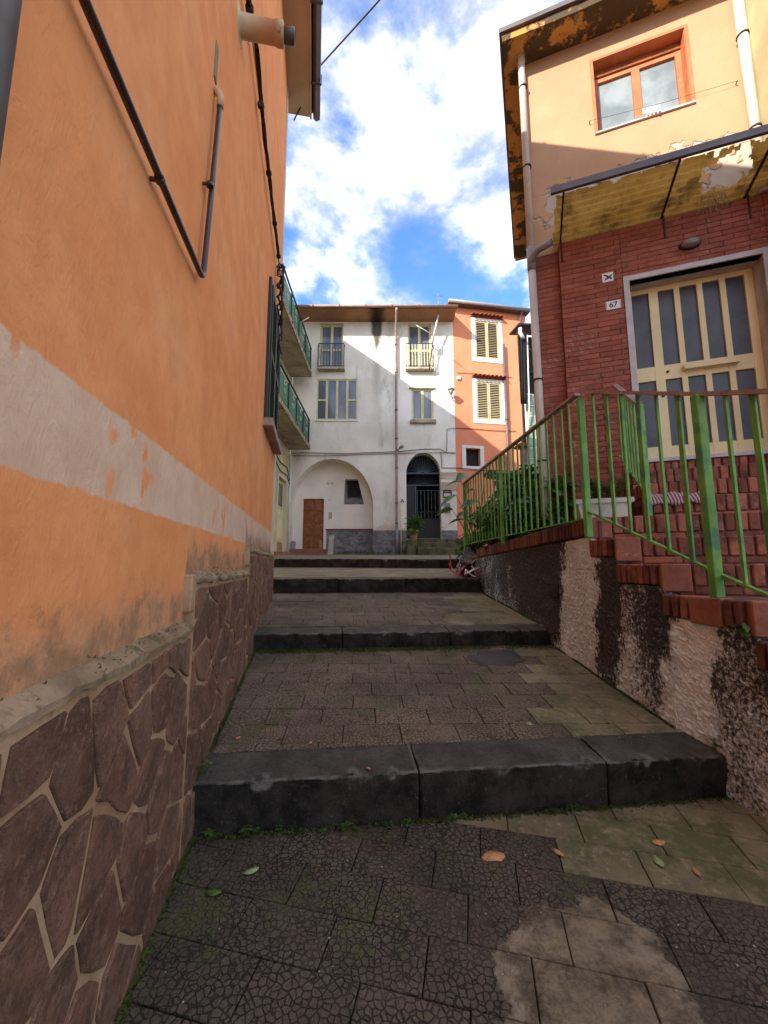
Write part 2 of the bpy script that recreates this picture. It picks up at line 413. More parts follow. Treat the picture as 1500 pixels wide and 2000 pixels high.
c2 = t.mix(t.ramp(t.noise(5, 5), 0.35, 0.65), (0.046, 0.041, 0.037), (0.095, 0.083, 0.072))
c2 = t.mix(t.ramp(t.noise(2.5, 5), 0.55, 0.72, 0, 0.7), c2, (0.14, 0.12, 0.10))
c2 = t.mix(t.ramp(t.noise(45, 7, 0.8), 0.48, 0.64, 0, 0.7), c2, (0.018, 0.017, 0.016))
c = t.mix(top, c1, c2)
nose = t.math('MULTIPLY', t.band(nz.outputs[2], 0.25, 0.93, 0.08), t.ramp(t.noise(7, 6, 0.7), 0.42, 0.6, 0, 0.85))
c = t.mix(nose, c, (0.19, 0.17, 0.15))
t.bump(t.noise(30, 7, 0.75), 0.9, 0.014); t.bump(t.voro(90, 'F1'), 0.5, 0.004)
M['kerb'] = t.done(c, t.math('SUBTRACT', 0.92, t.math('MULTIPLY', top, 0.38)))

# --- roughcast retaining wall
t = NT('roughcast', 0.9, 0.2)
x, y, z = t.xyz()
wob = t.math('ADD', y, t.math('MULTIPLY', t.math('SUBTRACT', t.noise(9, 8, 0.75, (1,1,0.5)), 0.5), 0.55))
wob = t.math('ADD', wob, t.math('MULTIPLY', t.math('SUBTRACT', z, 1.0), 0.18))
amt = t.curve(wob, 1.4, 7.2, [(1.4,0.66),(2.22,0.66),(2.27,0.0),(2.49,0.0),(2.53,0.52),(2.62,0.84),(2.74,0.76),(2.84,0.56),(2.97,0.56),(3.03,0.95),(3.22,0.95),(3.29,0.12),(3.76,0.14),(3.92,0.92),(4.8,0.82),(5.8,0.62)])
low = t.ramp(z, 0.25, 0.95, -0.26, 0.08)
gr = t.math('ADD', t.math('ADD', amt, low), t.math('MULTIPLY', t.math('SUBTRACT', t.noise(48, 7, 0.8, (1,1,0.8)), 0.5), 2.3))
gr = t.math('ADD', gr, t.math('MULTIPLY', t.math('SUBTRACT', t.noise(3.2, 5, 0.6, (1,1,0.6)), 0.5), 0.9))
c = t.mix(t.ramp(t.noise(4, 5), 0.3, 0.7), (0.64, 0.655, 0.69), (0.88, 0.90, 0.94))
wht = t.band(wob, 2.28, 2.48, 0.02)
c = t.mix(wht, c, (0.94, 0.96, 0.97))
c = t.mix(t.ramp(gr, 0.36, 0.70, 0, 0.95), c, (0.034, 0.027, 0.023))
c = t.mix(t.ramp(t.noise(2.0, 6, 0.7), 0.62, 0.75, 0, 0.3), c, (0.20, 0.15, 0.09))
t.bump(t.noise(65, 6, 0.75), 1.0, 0.014)
M['roughcast'] = t.done(c)

# --- bricks
def brickm(name, a, b, dirt=0.5, eff=True):
    t = NT(name, 0.8, 0.3); rr = t.rand()
    c = t.mix(rr, a, b)
    c = t.mix(t.ramp(t.noise(9, 6, 0.7), 0.42, 0.7, 0, dirt), c, tuple(k*0.32 for k in a))
    c = t.mix(t.ramp(t.noise(38, 6, 0.8), 0.52, 0.68, 0, 0.5), c, tuple(k*0.4 for k in a))
    if eff: c = t.mix(t.math('MULTIPLY', t.ramp(t.noise(2.1, 3), 0.50, 0.66), t.ramp(t.noise(26, 6, 0.75), 0.50, 0.68, 0, 0.6)), c, (0.52, 0.40, 0.33))
    t.bump(t.noise(70, 5, 0.7), 0.5, 0.003)
    return t.done(c)
M['brick'] = brickm('facing_brick', (0.255, 0.075, 0.045), (0.36, 0.115, 0.072), 0.45)
M['brick_step'] = brickm('step_brick', (0.17, 0.055, 0.036), (0.42, 0.145, 0.088), 0.8)
M['brick_cope'] = brickm('coping_brick', (0.10, 0.040, 0.032), (0.36, 0.13, 0.085), 0.6, False)
M['quarry'] = brickm('terracotta_slab', (0.30, 0.11, 0.07), (0.38, 0.15, 0.10), 0.4)
M['brick_joint'] = simple('brick_joint', (0.17, 0.066, 0.048), 0.95, 0.35, 8, 0.4)

# --- cream facade with blown plaster
t = NT('cream_plaster', 0.9, 0.15)
x, y, z = t.xyz()
c = t.mix(t.ramp(t.noise(1.5, 5), 0.3, 0.7), (0.42, 0.250, 0.142), (0.475, 0.295, 0.175))
c = t.mix(t.ramp(t.noise(6, 7, 0.7, (1,1,0.35)), 0.56, 0.72, 0, 0.45), c, (0.52, 0.31, 0.16))
zz_ = t.math('ADD', z, t.math('MULTIPLY', t.math('SUBTRACT', t.noise(3.0, 6, 0.65), 0.5), 0.9))
pl = t.math('MULTIPLY', t.band(zz_, 5.42, 5.98, 0.012), t.ramp(t.noise(1.9, 3), 0.44, 0.47))
c = t.mix(pl, c, t.mix(t.noise(9, 6), (0.34, 0.29, 0.23), (0.52, 0.45, 0.37)))
edge = t.math('MULTIPLY', t.band(zz_, 5.10, 5.74, 0.02), t.math('SUBTRACT', 1.0, pl))
c = t.mix(t.ramp(z, 5.0, 4.6, 0, 0.5), c, (0.50, 0.30, 0.16))
t.bump(t.math('MULTIPLY', pl, -1.0), 1.0, 0.02)
t.bump(t.noise(18, 6, 0.65), 0.4, 0.01)
M['cream'] = t.done(c)
t = NT('peeling_soffit', 0.9, 0.15)
c = t.mix(t.ramp(t.noise(2.6, 6, 0.65), 0.46, 0.52), (0.50, 0.25, 0.075), (0.085, 0.060, 0.038))
c = t.mix(t.ramp(t.noise(5.5, 7, 0.7), 0.60, 0.66, 0, 0.8), c, (0.27, 0.21, 0.15))
t.bump(t.noise(12, 6, 0.7), 0.6, 0.02)
M['soffit_r'] = t.done(c)

# --- white building
t = NT('white_plaster', 0.92, 0.12)
x, y, z = t.xyz()
c = t.mix(t.ramp(t.noise(0.55, 6, 0.62), 0.32, 0.68), (0.70, 0.63, 0.52), (0.90, 0.83, 0.715))
c = t.mix(t.ramp(t.noise(1.6, 8, 0.72, (1,1,0.28)), 0.52, 0.72, 0, 0.65), c, (0.36, 0.33, 0.27))
xo = t.math('ADD', t.math('ABSOLUTE', t.math('ADD', x, 0.30)), t.math('MULTIPLY', t.noise(4, 5), 0.22))
soot = t.math('SUBTRACT', t.ramp(z, 9.0, 11.2, 0.0, 0.50), t.math('MULTIPLY', xo, 1.15))
c = t.mix(t.ramp(soot, 0.02, 0.20, 0, 0.93), c, (0.022, 0.020, 0.018))
run = t.math('MULTIPLY', t.ramp(xo, 0.40, 0.12), t.ramp(z, 6.0, 9.5, 0, 0.40))
c = t.mix(run, c, (0.20, 0.18, 0.15))
c = t.mix(t.math('MULTIPLY', t.ramp(z, 3.2, 2.4), t.ramp(t.noise(2.2, 7, 0.7), 0.50, 0.56, 0, 0.8)), c, (0.55, 0.40, 0.26))
t.bump(t.noise(7, 6, 0.65), 0.35, 0.02)
M['white'] = t.done(c)
M['niche'] = simple('niche_plaster', (0.88, 0.80, 0.70), 0.9, 0.10, 0.9, 0.2)
t = NT('grey_stone_paint', 0.85, 0.2)
c = t.mix(t.ramp(t.noise(4.0, 6, 0.7, (1,1,1.6)), 0.35, 0.65), (0.115, 0.115, 0.125), (0.27, 0.26, 0.255))
c = t.mix(t.ramp(t.noise(2.4, 7, 0.7), 0.58, 0.66, 0, 0.8), c, (0.44, 0.37, 0.28))
c = t.mix(t.ramp(t.math('ADD', t.noise(5, 5), t.ramp(t.xyz()[2], 1.6, 1.95, 0.3, 0.0)), 0.66, 0.78, 0, 0.8), c, (0.06, 0.075, 0.02))
t.bump(t.noise(9, 6), 0.6, 0.03)
M['greystone'] = t.done(c)
M['soffit_w'] = None
t = NT('brown_soffit', 0.9, 0.15)
x, y, z = t.xyz()
c = t.mix(t.ramp(t.noise(1.2, 5), 0.3, 0.7), (0.29, 0.145, 0.075), (0.36, 0.20, 0.11))
xo = t.math('ADD', t.math('ABSOLUTE', t.math('ADD', x, 0.30)), t.math('MULTIPLY', t.noise(5, 5), 0.3))
c = t.mix(t.ramp(xo, 0.62, 0.22, 0, 0.95), c, (0.02, 0.016, 0.014))
M['soffit_w'] = t.done(c)
M['orange2'] = simple('bright_orange_plaster', (0.72, 0.245, 0.125), 0.9, 0.10, 0.8, 0.15, ((0.58, 0.21, 0.09), 0.62))
M['trimwhite'] = simple('white_trim', (0.74, 0.70, 0.63), 0.85, 0.10, 2.0, 0.1)
M['yellowwall'] = simple('yellowed_plaster', (0.58, 0.50, 0.28), 0.9, 0.22, 1.4, 0.2, ((0.34, 0.27, 0.14), 0.60))
M['creamwall2'] = simple('cream_side_plaster', (0.66, 0.58, 0.42), 0.9, 0.12, 1.1, 0.2, ((0.42, 0.34, 0.22), 0.64))
M['slab'] = simple('stained_concrete', (0.42, 0.35, 0.25), 0.9, 0.3, 2.5, 0.3, ((0.09, 0.065, 0.04), 0.56))
M['slab_edge'] = simple('mouldy_slab_edge', (0.36, 0.29, 0.18), 0.9, 0.5, 4.5, 0.4, ((0.045, 0.035, 0.025), 0.50))
M['green_sheet'] = simple('green_balcony_sheet', (0.045, 0.17, 0.10), 0.45, 0.30, 1.5, 0.1, ((0.07, 0.24, 0.16), 0.58), 0.5)
t = NT('green_paint_worn', 0.5, 0.4)
c = t.mix(t.ramp(t.noise(9, 5), 0.35, 0.65), (0.095, 0.28, 0.045), (0.165, 0.38, 0.07))
c = t.mix(t.ramp(t.noise(5, 5, 0.6), 0.52, 0.64, 0, 0.8), c, (0.045, 0.17, 0.085))
c = t.mix(t.ramp(t.noise(34, 7, 0.8), 0.61, 0.68, 0, 0.7), c, (0.13, 0.09, 0.04))
c = t.mix(t.ramp(t.noise(60, 5, 0.8), 0.64, 0.70, 0, 0.7), c, (0.30, 0.40, 0.16))
t.bump(t.noise(50, 5, 0.7), 0.5, 0.003)
M['green_iron'] = t.done(c)
M['green_dark'] = simple('dark_green_paint', (0.018, 0.050, 0.034), 0.6, 0.4, 5, 0.2, ((0.10, 0.10, 0.075), 0.64))
M['handrail'] = simple('worn_handrail', (0.36, 0.25, 0.22), 0.55, 0.3, 9, 0.2, ((0.12, 0.07, 0.055), 0.60))
M['yellow_frame'] = simple('pale_yellow_aluminium', (0.80, 0.66, 0.34), 0.45, 0.10, 3, 0.05, ((0.42, 0.33, 0.15), 0.68), 0.4)
M['yellow_frame2'] = simple('pale_yellow_joinery', (0.66, 0.58, 0.30), 0.55, 0.12, 3, 0.05)
M['terra_frame'] = simple('terracotta_paint', (0.50, 0.165, 0.07), 0.6, 0.2, 6, 0.2, ((0.62, 0.54, 0.44), 0.66))
M['marble'] = simple('door_marble', (0.50, 0.45, 0.44), 0.45, 0.18, 5, 0.05, None, 0.5)
M['brown_pipe'] = simple('brown_pipe', (0.050, 0.026, 0.022), 0.35, 0.3, 8, 0.05, ((0.09, 0.05, 0.04), 0.6), 0.5)
M['grey_pipe'] = simple('grey_pipe', (0.24, 0.215, 0.215), 0.4, 0.2, 6, 0.05, None, 0.5)
M['white_pipe'] = simple('ivory_pipe', (0.56, 0.49, 0.42), 0.5, 0.15, 3, 0.1, ((0.33, 0.27, 0.22), 0.64), 0.4)
M['beige'] = simple('beige_soffit_boards', (0.56, 0.445, 0.34), 0.7, 0.12, 2, 0.1)
M['gutter'] = simple('dark_brown_gutter', (0.11, 0.088, 0.085), 0.45, 0.25, 4, 0.1, None, 0.5)
M['flue'] = simple('beige_flue', (0.60, 0.43, 0.27), 0.6, 0.14, 5, 0.1, ((0.14, 0.085, 0.045), 0.60))
M['cable'] = simple('brown_cable', (0.042, 0.024, 0.02), 0.6, 0.4, 20, 0.3)
M['cable_grey'] = simple('grey_cable', (0.17, 0.155, 0.14), 0.7, 0.3, 8, 0.1)
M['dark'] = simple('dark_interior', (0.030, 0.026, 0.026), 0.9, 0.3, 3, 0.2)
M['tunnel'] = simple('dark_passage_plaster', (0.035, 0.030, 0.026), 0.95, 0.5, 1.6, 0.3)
M['door_wood'] = simple('varnished_brown_wood', (0.27, 0.085, 0.030), 0.4, 0.35, 7, 0.15, ((0.07, 0.02, 0.01), 0.6), 0.5)
M['louvre'] = simple('ochre_louvres', (0.56, 0.45, 0.27), 0.6, 0.15, 4, 0.1)
M['rooftile'] = simple('terracotta_roof_tile', (0.36, 0.105, 0.05), 0.8, 0.3, 5, 0.2)
M['redline'] = simple('dark_red_paint', (0.17, 0.035, 0.035), 0.7, 0.2, 3, 0.1)
M['black_iron'] = simple('black_iron', (0.014, 0.017, 0.019), 0.5, 0.3, 9, 0.1, None, 0.5)
M['teal_iron'] = simple('teal_iron', (0.055, 0.09, 0.10), 0.5, 0.3, 9, 0.1, None, 0.5)
M['gutter_w'] = simple('faded_brown_gutter', (0.34, 0.20, 0.15), 0.6, 0.2, 3, 0.1)
M['steel'] = simple('rusty_steel', (0.040, 0.028, 0.022), 0.7, 0.5, 10, 0.3)
M['wood_grey'] = simple('weathered_wood', (0.46, 0.42, 0.34), 0.85, 0.2, 5, 0.2)
M['ochre_post'] = simple('ochre_wood', (0.42, 0.22, 0.11), 0.8, 0.2, 5, 0.2)
M['plate'] = simple('white_enamel', (0.74, 0.70, 0.68), 0.3, 0.06, 5, 0.0, None, 0.5)
M['black_paint'] = simple('black_lettering', (0.02, 0.02, 0.022), 0.5, 0.1, 5, 0.0)
M['green_paint'] = simple('dark_green_brushwork', (0.015, 0.045, 0.022), 0.5, 0.3, 9, 0.0)
M['lampglass'] = simple('dusty_lamp_glass', (0.20, 0.17, 0.14), 0.35, 0.3, 14, 0.1, None, 0.5)
M['planter'] = simple('white_stone_planter', (0.60, 0.57, 0.52), 0.85, 0.2, 7, 0.4, ((0.22, 0.21, 0.14), 0.60))
M['soil'] = simple('potting_soil', (0.035, 0.025, 0.016), 0.95, 0.4, 20, 0.6)
M['cloth'] = simple('white_cloth', (0.80, 0.79, 0.76), 0.9, 0.05, 6, 0.1)
M['tapered'] = simple('red_tape', (0.50, 0.04, 0.045), 0.6, 0.3, 12, 0.1, ((0.75, 0.66, 0.62), 0.55))
M['blackplastic'] = simple('black_plastic', (0.015, 0.013, 0.014), 0.4, 0.2, 6, 0.1, None, 0.5)
M['drygrass'] = simple('dry_roots', (0.30, 0.23, 0.12), 0.9, 0.3, 10, 0.1)
M['leafbrown'] = simple('dry_leaf', (0.50, 0.24, 0.11), 0.75, 0.3, 30, 0.2)
M['leafpale'] = simple('fallen_pale_leaf', (0.30, 0.36, 0.17), 0.7, 0.3, 30, 0.2)
M['glassblock'] = simple('green_glass_block', (0.20, 0.33, 0.20), 0.2, 0.4, 7, 0.1, ((0.55, 0.62, 0.55), 0.58), 0.6)
M['oldgrey'] = simple('old_grey_render', (0.27, 0.235, 0.19), 0.92, 0.35, 1.6, 0.4, ((0.12, 0.10, 0.075), 0.56))
M['tarp'] = simple('black_tarpaulin', (0.020, 0.018, 0.018), 0.6, 0.3, 4, 0.3)
M['mossstep'] = simple('mossy_step_stone', (0.13, 0.12, 0.055), 0.85, 0.4, 2.4, 0.4, ((0.035, 0.033, 0.022), 0.52))
M['chip'] = simple('litter_chip', (0.42, 0.38, 0.32), 0.8, 0.2, 30, 0.0)
t = NT('dark_glass', 0.08, 0.5); c = t.mix(t.ramp(t.noise(1.4, 3), 0.3, 0.7), (0.045, 0.047, 0.055), (0.075, 0.078, 0.088))
M['glass'] = t.done(c)
t = NT('curtained_glass', 0.10, 0.5); c = t.mix(t.ramp(t.noise(2.0, 3, 0.5, (1,1,0.3)), 0.35, 0.65), (0.10, 0.11, 0.14), (0.18, 0.19, 0.22))
M['glass_c'] = t.done(c)
t = NT('frosted_glass', 0.30, 0.4); c = t.mix(t.ramp(t.noise(3, 4), 0.3, 0.7), (0.045, 0.042, 0.043), (0.085, 0.08, 0.08))
t.bump(t.noise(90, 2), 0.5, 0.004); M['frost'] = t.done(c)
t = NT('grey_blue_glass', 0.12, 0.5); c = t.mix(t.ramp(t.noise(2.2, 4), 0.35, 0.65), (0.16, 0.19, 0.20), (0.27, 0.31, 0.32))
M['glass_b'] = t.done(c)
t = NT('yellow_fibreglass', 0.6, 0.3)
c = t.mix(t.ramp(t.noise(4, 6, 0.7), 0.35, 0.7), (0.52, 0.335, 0.075), (0.68, 0.47, 0.15))
c = t.mix(t.ramp(t.noise(3.0, 7, 0.75), 0.48, 0.66, 0, 0.85), c, (0.16, 0.10, 0.035))
t.b.inputs['Transmission Weight'].default_value = 0.0
tl = t.n('ShaderNodeBsdfTranslucent'); t.put(tl.inputs[0], c)
M['fibre'] = t.done(c)
ms = t.n('ShaderNodeMixShader'); ms.inputs[0].default_value = 0.45
t.t.links.new(t.b.outputs[0], ms.inputs[1]); t.t.links.new(tl.outputs[0], ms.inputs[2])
t.t.links.new(ms.outputs[0], t.t.nodes['Material Output'].inputs[0])
def leafm(name, a, b, rough=0.45):
    t = NT(name, rough, 0.45)
    c = t.mix(t.ramp(t.noise(7, 4), 0.3, 0.7), a, b)
    tl = t.n('ShaderNodeBsdfTranslucent'); t.put(tl.inputs[0], t.mix(0.5, c, (0.12, 0.22, 0.02)))
    m = t.done(c); ms = t.n('ShaderNodeMixShader'); ms.inputs[0].default_value = 0.25
    t.t.links.new(t.b.outputs[0], ms.inputs[1]); t.t.links.new(tl.outputs[0], ms.inputs[2])
    t.t.links.new(ms.outputs[0], t.t.nodes['Material Output'].inputs[0]); return m
M['leaf_big'] = leafm('glossy_large_leaf', (0.035, 0.10, 0.032), (0.08, 0.18, 0.05), 0.3)
M['leaf'] = leafm('shrub_leaf', (0.045, 0.125, 0.024), (0.11, 0.235, 0.05))
M['leaf_fern'] = leafm('fresh_green_leaf', (0.060, 0.13, 0.025), (0.12, 0.22, 0.05))
M['leaf_yel'] = leafm('yellow_green_leaf', (0.22, 0.28, 0.03), (0.36, 0.38, 0.05))
M['weed'] = leafm('weed_leaf', (0.055, 0.12, 0.02), (0.11, 0.20, 0.04))
M['moss'] = leafm('moss', (0.038, 0.060, 0.010), (0.075, 0.10, 0.02), 0.8)
M['stem'] = simple('brown_stem', (0.085, 0.06, 0.035), 0.85, 0.3, 12, 0.2)
t = NT('striped_cloth', 0.9, 0.1)
q = t.n('ShaderNodeTexWave', wave_type='BANDS', bands_direction='X'); q.inputs['Scale'].default_value = 14; q.inputs['Distortion'].default_value = 1.5
t.t.links.new(t.pos, q.inputs['Vector'])
c = t.mix(t.ramp(q.outputs[1], 0.35, 0.65), (0.17, 0.05, 0.055), (0.42, 0.33, 0.33)); t.bump(t.noise(60, 4), 0.6, 0.006)
M['rug'] = t.done(c)

# ================================================================== THE SETTING
# frames of the walls
LF = Fr((-0.554, 0.0), (-0.168, 0.986))          # orange house, a runs away from the camera
LW = lambda Y: -0.554 - 0.1704 * Y
HF = Fr((2.80, 4.30), (0.94, -0.342))            # brick house, a = 0 at the left jamb of its door
WF = Fr((0, 16.0), (1, 0))                       # white building
CF = Fr((-3.75, 0.0), (0, 1))                    # cream building with the balconies
c0 = onY(888, 800, 16.0)
OF = Fr((c0.x, 16.0), (0.985, 0.17))             # far orange house
RWL = [(2.1, -3.0), (1.90, 1.2), (1.84, 2.32), (1.745, 2.56), (1.655, 3.95), (1.60, 4.2), (1.44, 6.3), (1.40, 6.75)]
def RW(Y):
    for (x0, y0), (x1, y1) in zip(RWL, RWL[1:]):
        if y0 <= Y <= y1: return x0 + (x1-x0)*(Y-y0)/(y1-y0)
    return RWL[0][0] if Y < RWL[0][1] else RWL[-1][0]

ground = nb(); quad(ground, (-400,-400,-1.2), (400,-400,-1.2), (400,400,-1.2), (-400,400,-1.2))
tag(obj('ground', ground, M['ground'], recalc=False), kind='structure')

# the five terraces: front-left, front-right, back-left, back-right (x, y, z)
S1 = ((-0.90, 1.98), (1.83, 2.32)); S2 = ((-1.20, 3.76), (1.61, 4.12)); S3 = ((-1.56, 5.80), (1.44, 6.25)); S4 = ((-2.9, 8.55), (2.6, 8.66))
D_KERB = 0.235
def plane3(p, q, r):
    p, q, r = Vector(p), Vector(q), Vector(r); n = (q-p).cross(r-p)
    return lambda x, y: p.z - (n.x*(x-p.x) + n.y*(y-p.y))/n.z
Z1 = plane3((*S1[0], 0.0), (*S1[1], 0.0), (-0.5, 0.0, -0.12))
Z2 = plane3((*S1[0], 0.225), (*S1[1], 0.205), (*S2[0], 0.450))
Z3 = plane3((*S2[0], 0.595), (*S2[1], 0.575), (*S3[0], 0.815))
Z4 = plane3((*S3[0], 1.010), (*S3[1], 1.010), (-1.5, 8.6, 1.155))
Z5 = plane3((-2.9, 8.6, 1.330), (2.6, 8.6, 1.330), (0, 16.0, 1.615))
def terrace(name, poly, zf, m, drop=0.02, deep=0.6):
    bm = nb(); prism(bm, [(x, y, zf(x, y)-deep) for x, y in poly], [(x, y, zf(x, y)-drop) for x, y in poly])
    return tag(obj(name, bm, m), kind='structure')
def off(line, k):
    (x0,y0),(x1,y1) = line; l = math.hypot(x1-x0, y1-y0); nx, ny = -(y1-y0)/l, (x1-x0)/l
    return ((x0+nx*k, y0+ny*k), (x1+nx*k, y1+ny*k))
B1 = off(S1, D_KERB); B2 = off(S2, 0.22); B3 = off(S3, 0.22); B4 = off(S4, 0.24)
def at_line(line, x):
    (x0,y0),(x1,y1) = line; return y0 + (y1-y0)*(x-x0)/(x1-x0)
def wallpoly(front, back, y0=None):
    """counter-clockwise plan of a terrace between two step lines and the two walls"""
    fl, fr_ = front; bl, br = back
    return [fl, fr_, br, bl]
T1 = [(LW(-3.0)-0.05, -3.0), (2.15, -3.0), (1.90, at_line(S1, 1.90)), (LW(2.0)-0.02, at_line(S1, LW(2.0)))]
T2 = [(LW(2.2)-0.02, at_line(B1, LW(2.2))), (1.80, at_line(B1, 1.80)), (1.66, at_line(S2, 1.66)), (LW(3.76)-0.02, at_line(S2, LW(3.76)))]
T3 = [(LW(4.0)-0.02, at_line(B2, LW(4.0))), (1.60, at_line(B2, 1.60)), (1.45, at_line(S3, 1.45)), (LW(5.8)-0.02, at_line(S3, LW(5.8)))]
T4 = [(-3.72, at_line(B3, -3.72)), (1.44, at_line(B3, 1.44)), (1.40, 6.9), (2.6, 8.64), (-3.72, 8.55)]
T5 = [(-3.74, 8.75), (6.5, 8.75), (9.0, 20.0), (-3.74, 20.0)]
tp1 = terrace('alley_pavement', T1, Z1, M['joint'])
tp2 = terrace('alley_pavement', T2, Z2, M['joint'])
tp3 = terrace('alley_pavement', T3, Z3, M['joint'])
tp4 = terrace('upper_pavement', T4, Z4, M['square'], 0.0)
tp5 = terrace('square_pavement', T5, Z5, M['square'], 0.0)

def tiles(par, poly, zf, ang, L, W, org, plain):
    ca, sa = math.cos(ang), math.sin(ang)
    inv = [((x-org[0])*ca + (y-org[1])*sa, -(x-org[0])*sa + (y-org[1])*ca) for x, y in poly]
    u0, u1 = min(p[0] for p in inv), max(p[0] for p in inv); v0, v1 = min(p[1] for p in inv), max(p[1] for p in inv)
    j = math.floor(v0/W)
    while j*W < v1:
        i = math.floor(u0/L) - 1
        while i*L < u1 + L:
            s = (0.5 if j % 2 else 0.0)*L + ((j*37) % 5)*0.012
            g = 0.0022
            q = [(i*L+s+g, j*W+g), ((i+1)*L+s-g, j*W+g), ((i+1)*L+s-g, (j+1)*W-g), (i*L+s+g, (j+1)*W-g)]
            for k in range(len(inv)):
                q = clip(q, inv[k], inv[(k+1) % len(inv)])
                if len(q) < 3: break
            if len(q) >= 3 and area(q) > 0.0008:
                w = [(org[0]+u*ca-v*sa, org[1]+u*sa+v*ca) for u, v in q]
                cx = sum(p[0] for p in w)/len(w); cy = sum(p[1] for p in w)/len(w)
                if cy > -0.4:
                    dz = rnd.uniform(-0.002, 0.002); tx = rnd.uniform(-.012,.012); ty = rnd.uniform(-.012,.012)
                    top = [Vector((x, y, zf(x, y)+dz+tx*(x-cx)+ty*(y-cy))) for x, y in w]
                    bm = nb(); c = Vector((cx, cy, 0))
                    ins = [p + (Vector((c.x, c.y, p.z))-p).normalized()*0.003 for p in top]
                    low = [p - Vector((0,0,0.0025)) for p in top]; bot = [p - Vector((0,0,0.03)) for p in top]
                    vs = [[bm.verts.new(p) for p in ring] for ring in (bot, low, ins)]
                    n = len(top); bm.faces.new(vs[2]); bm.faces.new(list(reversed(vs[0])))
                    for r0, r1 in ((0,1),(1,2)):
                        for k in range(n): bm.faces.new((vs[r0][k], vs[r0][(k+1)%n], vs[r1][(k+1)%n], vs[r1][k]))
                    obj('paving_tile', bm, M[plain(cx, cy)], par)
            i += 1
        j += 1
rp = random.Random(3)
def pl1(x, y):
    e = 0.9 + 0.28*(2.3-y) + (2.05-y)*0.25
    if y > 1.75 and x > 0.35 + (2.15-y)*1.2: return 'tile_plain'
    return 'tile_plain' if x > 1.32 else 'tile'
def pl2(x, y):
    if x > 1.02 + 0.10*math.sin(y*9) + (y-2.3)*0.10: return 'tile_plain'
    return 'tile_warm'
def pl3(x, y): return 'tile_plain' if x > 0.95 else 'tile_warm'
tiles(tp1, T1, Z1, -0.215, 0.325, 0.193, (-0.36, 1.66), pl1)
tiles(tp2, T2, Z2, 0.055, 0.325, 0.193, (0.1, 2.36), pl2)
tiles(tp3, T3, Z3, 0.10, 0.325, 0.193, (0.0, 4.0), pl3)

# kerbs of lava stone: each stone a rough block
def kerb(line, back, zt, zb, cuts, seed, label=None):
    (x0,y0),(x1,y1) = line; (bx0,by0),(bx1,by1) = back
    par = None
    root = bpy.data.objects.new('stone_step', None); COL.objects.link(root); place(root, ((x0+x1)/2, (y0+y1)/2, zb((x0+x1)/2, (y0+y1)/2)), None); root['kind'] = 'structure'
    for k in range(len(cuts)-1):
        a, b = cuts[k]+0.0012, cuts[k+1]-0.0012
        nl = max(4, int((b-a)*math.hypot(x1-x0, y1-y0)/0.015)); nd, nh = 7, 7
        bm = nb(); grid = {}
        hj = rnd.uniform(-0.006, 0.006); fj = rnd.uniform(-0.008, 0.008)
        def pt(i, s):
            # s runs along the profile: foot of the face, up, over the rounded nose, to the back
            f = a + (b-a)*i/nl
            fx, fy = x0+(x1-x0)*f, y0+(y1-y0)*f; gx, gy = bx0+(bx1-bx0)*f, by0+(by1-by0)*f
            top = zt(fx, fy) + hj; bot = zb(fx, fy) - 0.05
            if s <= 0.5: q = s/0.5; d = 0.0; h = bot + (top-0.013-bot)*q
            elif s <= 0.62: q = (s-0.5)/0.12; d = 0.013*(1-math.cos(q*math.pi/2))/math.hypot(gx-fx, gy-fy); h = top-0.013+0.013*math.sin(q*math.pi/2)
            else:
                q = (s-0.62)/0.38; r0 = 0.013/math.hypot(gx-fx, gy-fy); d = r0+(1-r0)*q; h = top + (zt(gx, gy)-zt(fx, fy))*d + hj*0
            p = Vector((fx+(gx-fx)*d, fy+(gy-fy)*d, h))
            nrm = Vector((fx-gx, fy-gy, 0)).normalized()
            am = 0.015 if s < 0.97 else 0.0
            w = mnoise.fractal(p*9+Vector((seed, k, 0)), 0.8, 2.0, 5)
            p += nrm*(fj + w*am*(1.0 if s < 0.62 else 0.15)) + Vector((0,0, w*am*(0.5 if s > 0.5 else 0.0)))
            e = min(i, nl-i)
            if e < 1: p += Vector((0,0,-0.006)) + nrm*-0.006
            return p
        S = [0, .1, .2, .3, .4, .5, .54, .58, .62, .72, .82, .92, 1.0]
        for i in range(nl+1):
            for j, s in enumerate(S): grid[i, j] = bm.verts.new(pt(i, s))
        for i in range(nl):
            for j in range(len(S)-1):
                f_ = bm.faces.new((grid[i,j], grid[i+1,j], grid[i+1,j+1], grid[i,j+1])); f_.smooth = True
        for i in (0, nl):
            p0 = grid[i, len(S)-1].co.copy(); q = bm.verts.new((p0.x, p0.y, grid[i,0].co.z)); grid[i, 'b'] = q
            loop = [grid[i, j] for j in range(len(S))] + [q]
            bm.faces.new(loop if i == 0 else list(reversed(loop)))
        obj('kerb_stone', bm, M['kerb'], root)
    return root
S1e = ((LW(1.98)+0.0, at_line(S1, LW(1.98))), (1.87, at_line(S1, 1.87))); B1e = off(S1e, D_KERB)
kerb(S1e, B1e, lambda x, y: Z2(x, y)-0.004, Z1, [0, 0.385, 0.735, 1.0], 1.0)
S2e = ((LW(3.76), at_line(S2, LW(3.76))), (1.61, at_line(S2, 1.61)))
kerb(S2e, off(S2e, 0.22), lambda x, y: Z3(x, y)-0.004, Z2, [0, 0.29, 0.65, 0.90, 1.0], 2.0)
S3e = ((LW(5.8)-0.02, at_line(S3, LW(5.8))), (1.46, at_line(S3, 1.46)))
kerb(S3e, off(S3e, 0.22), Z4, Z3, [0, 0.30, 0.62, 1.0], 3.0)
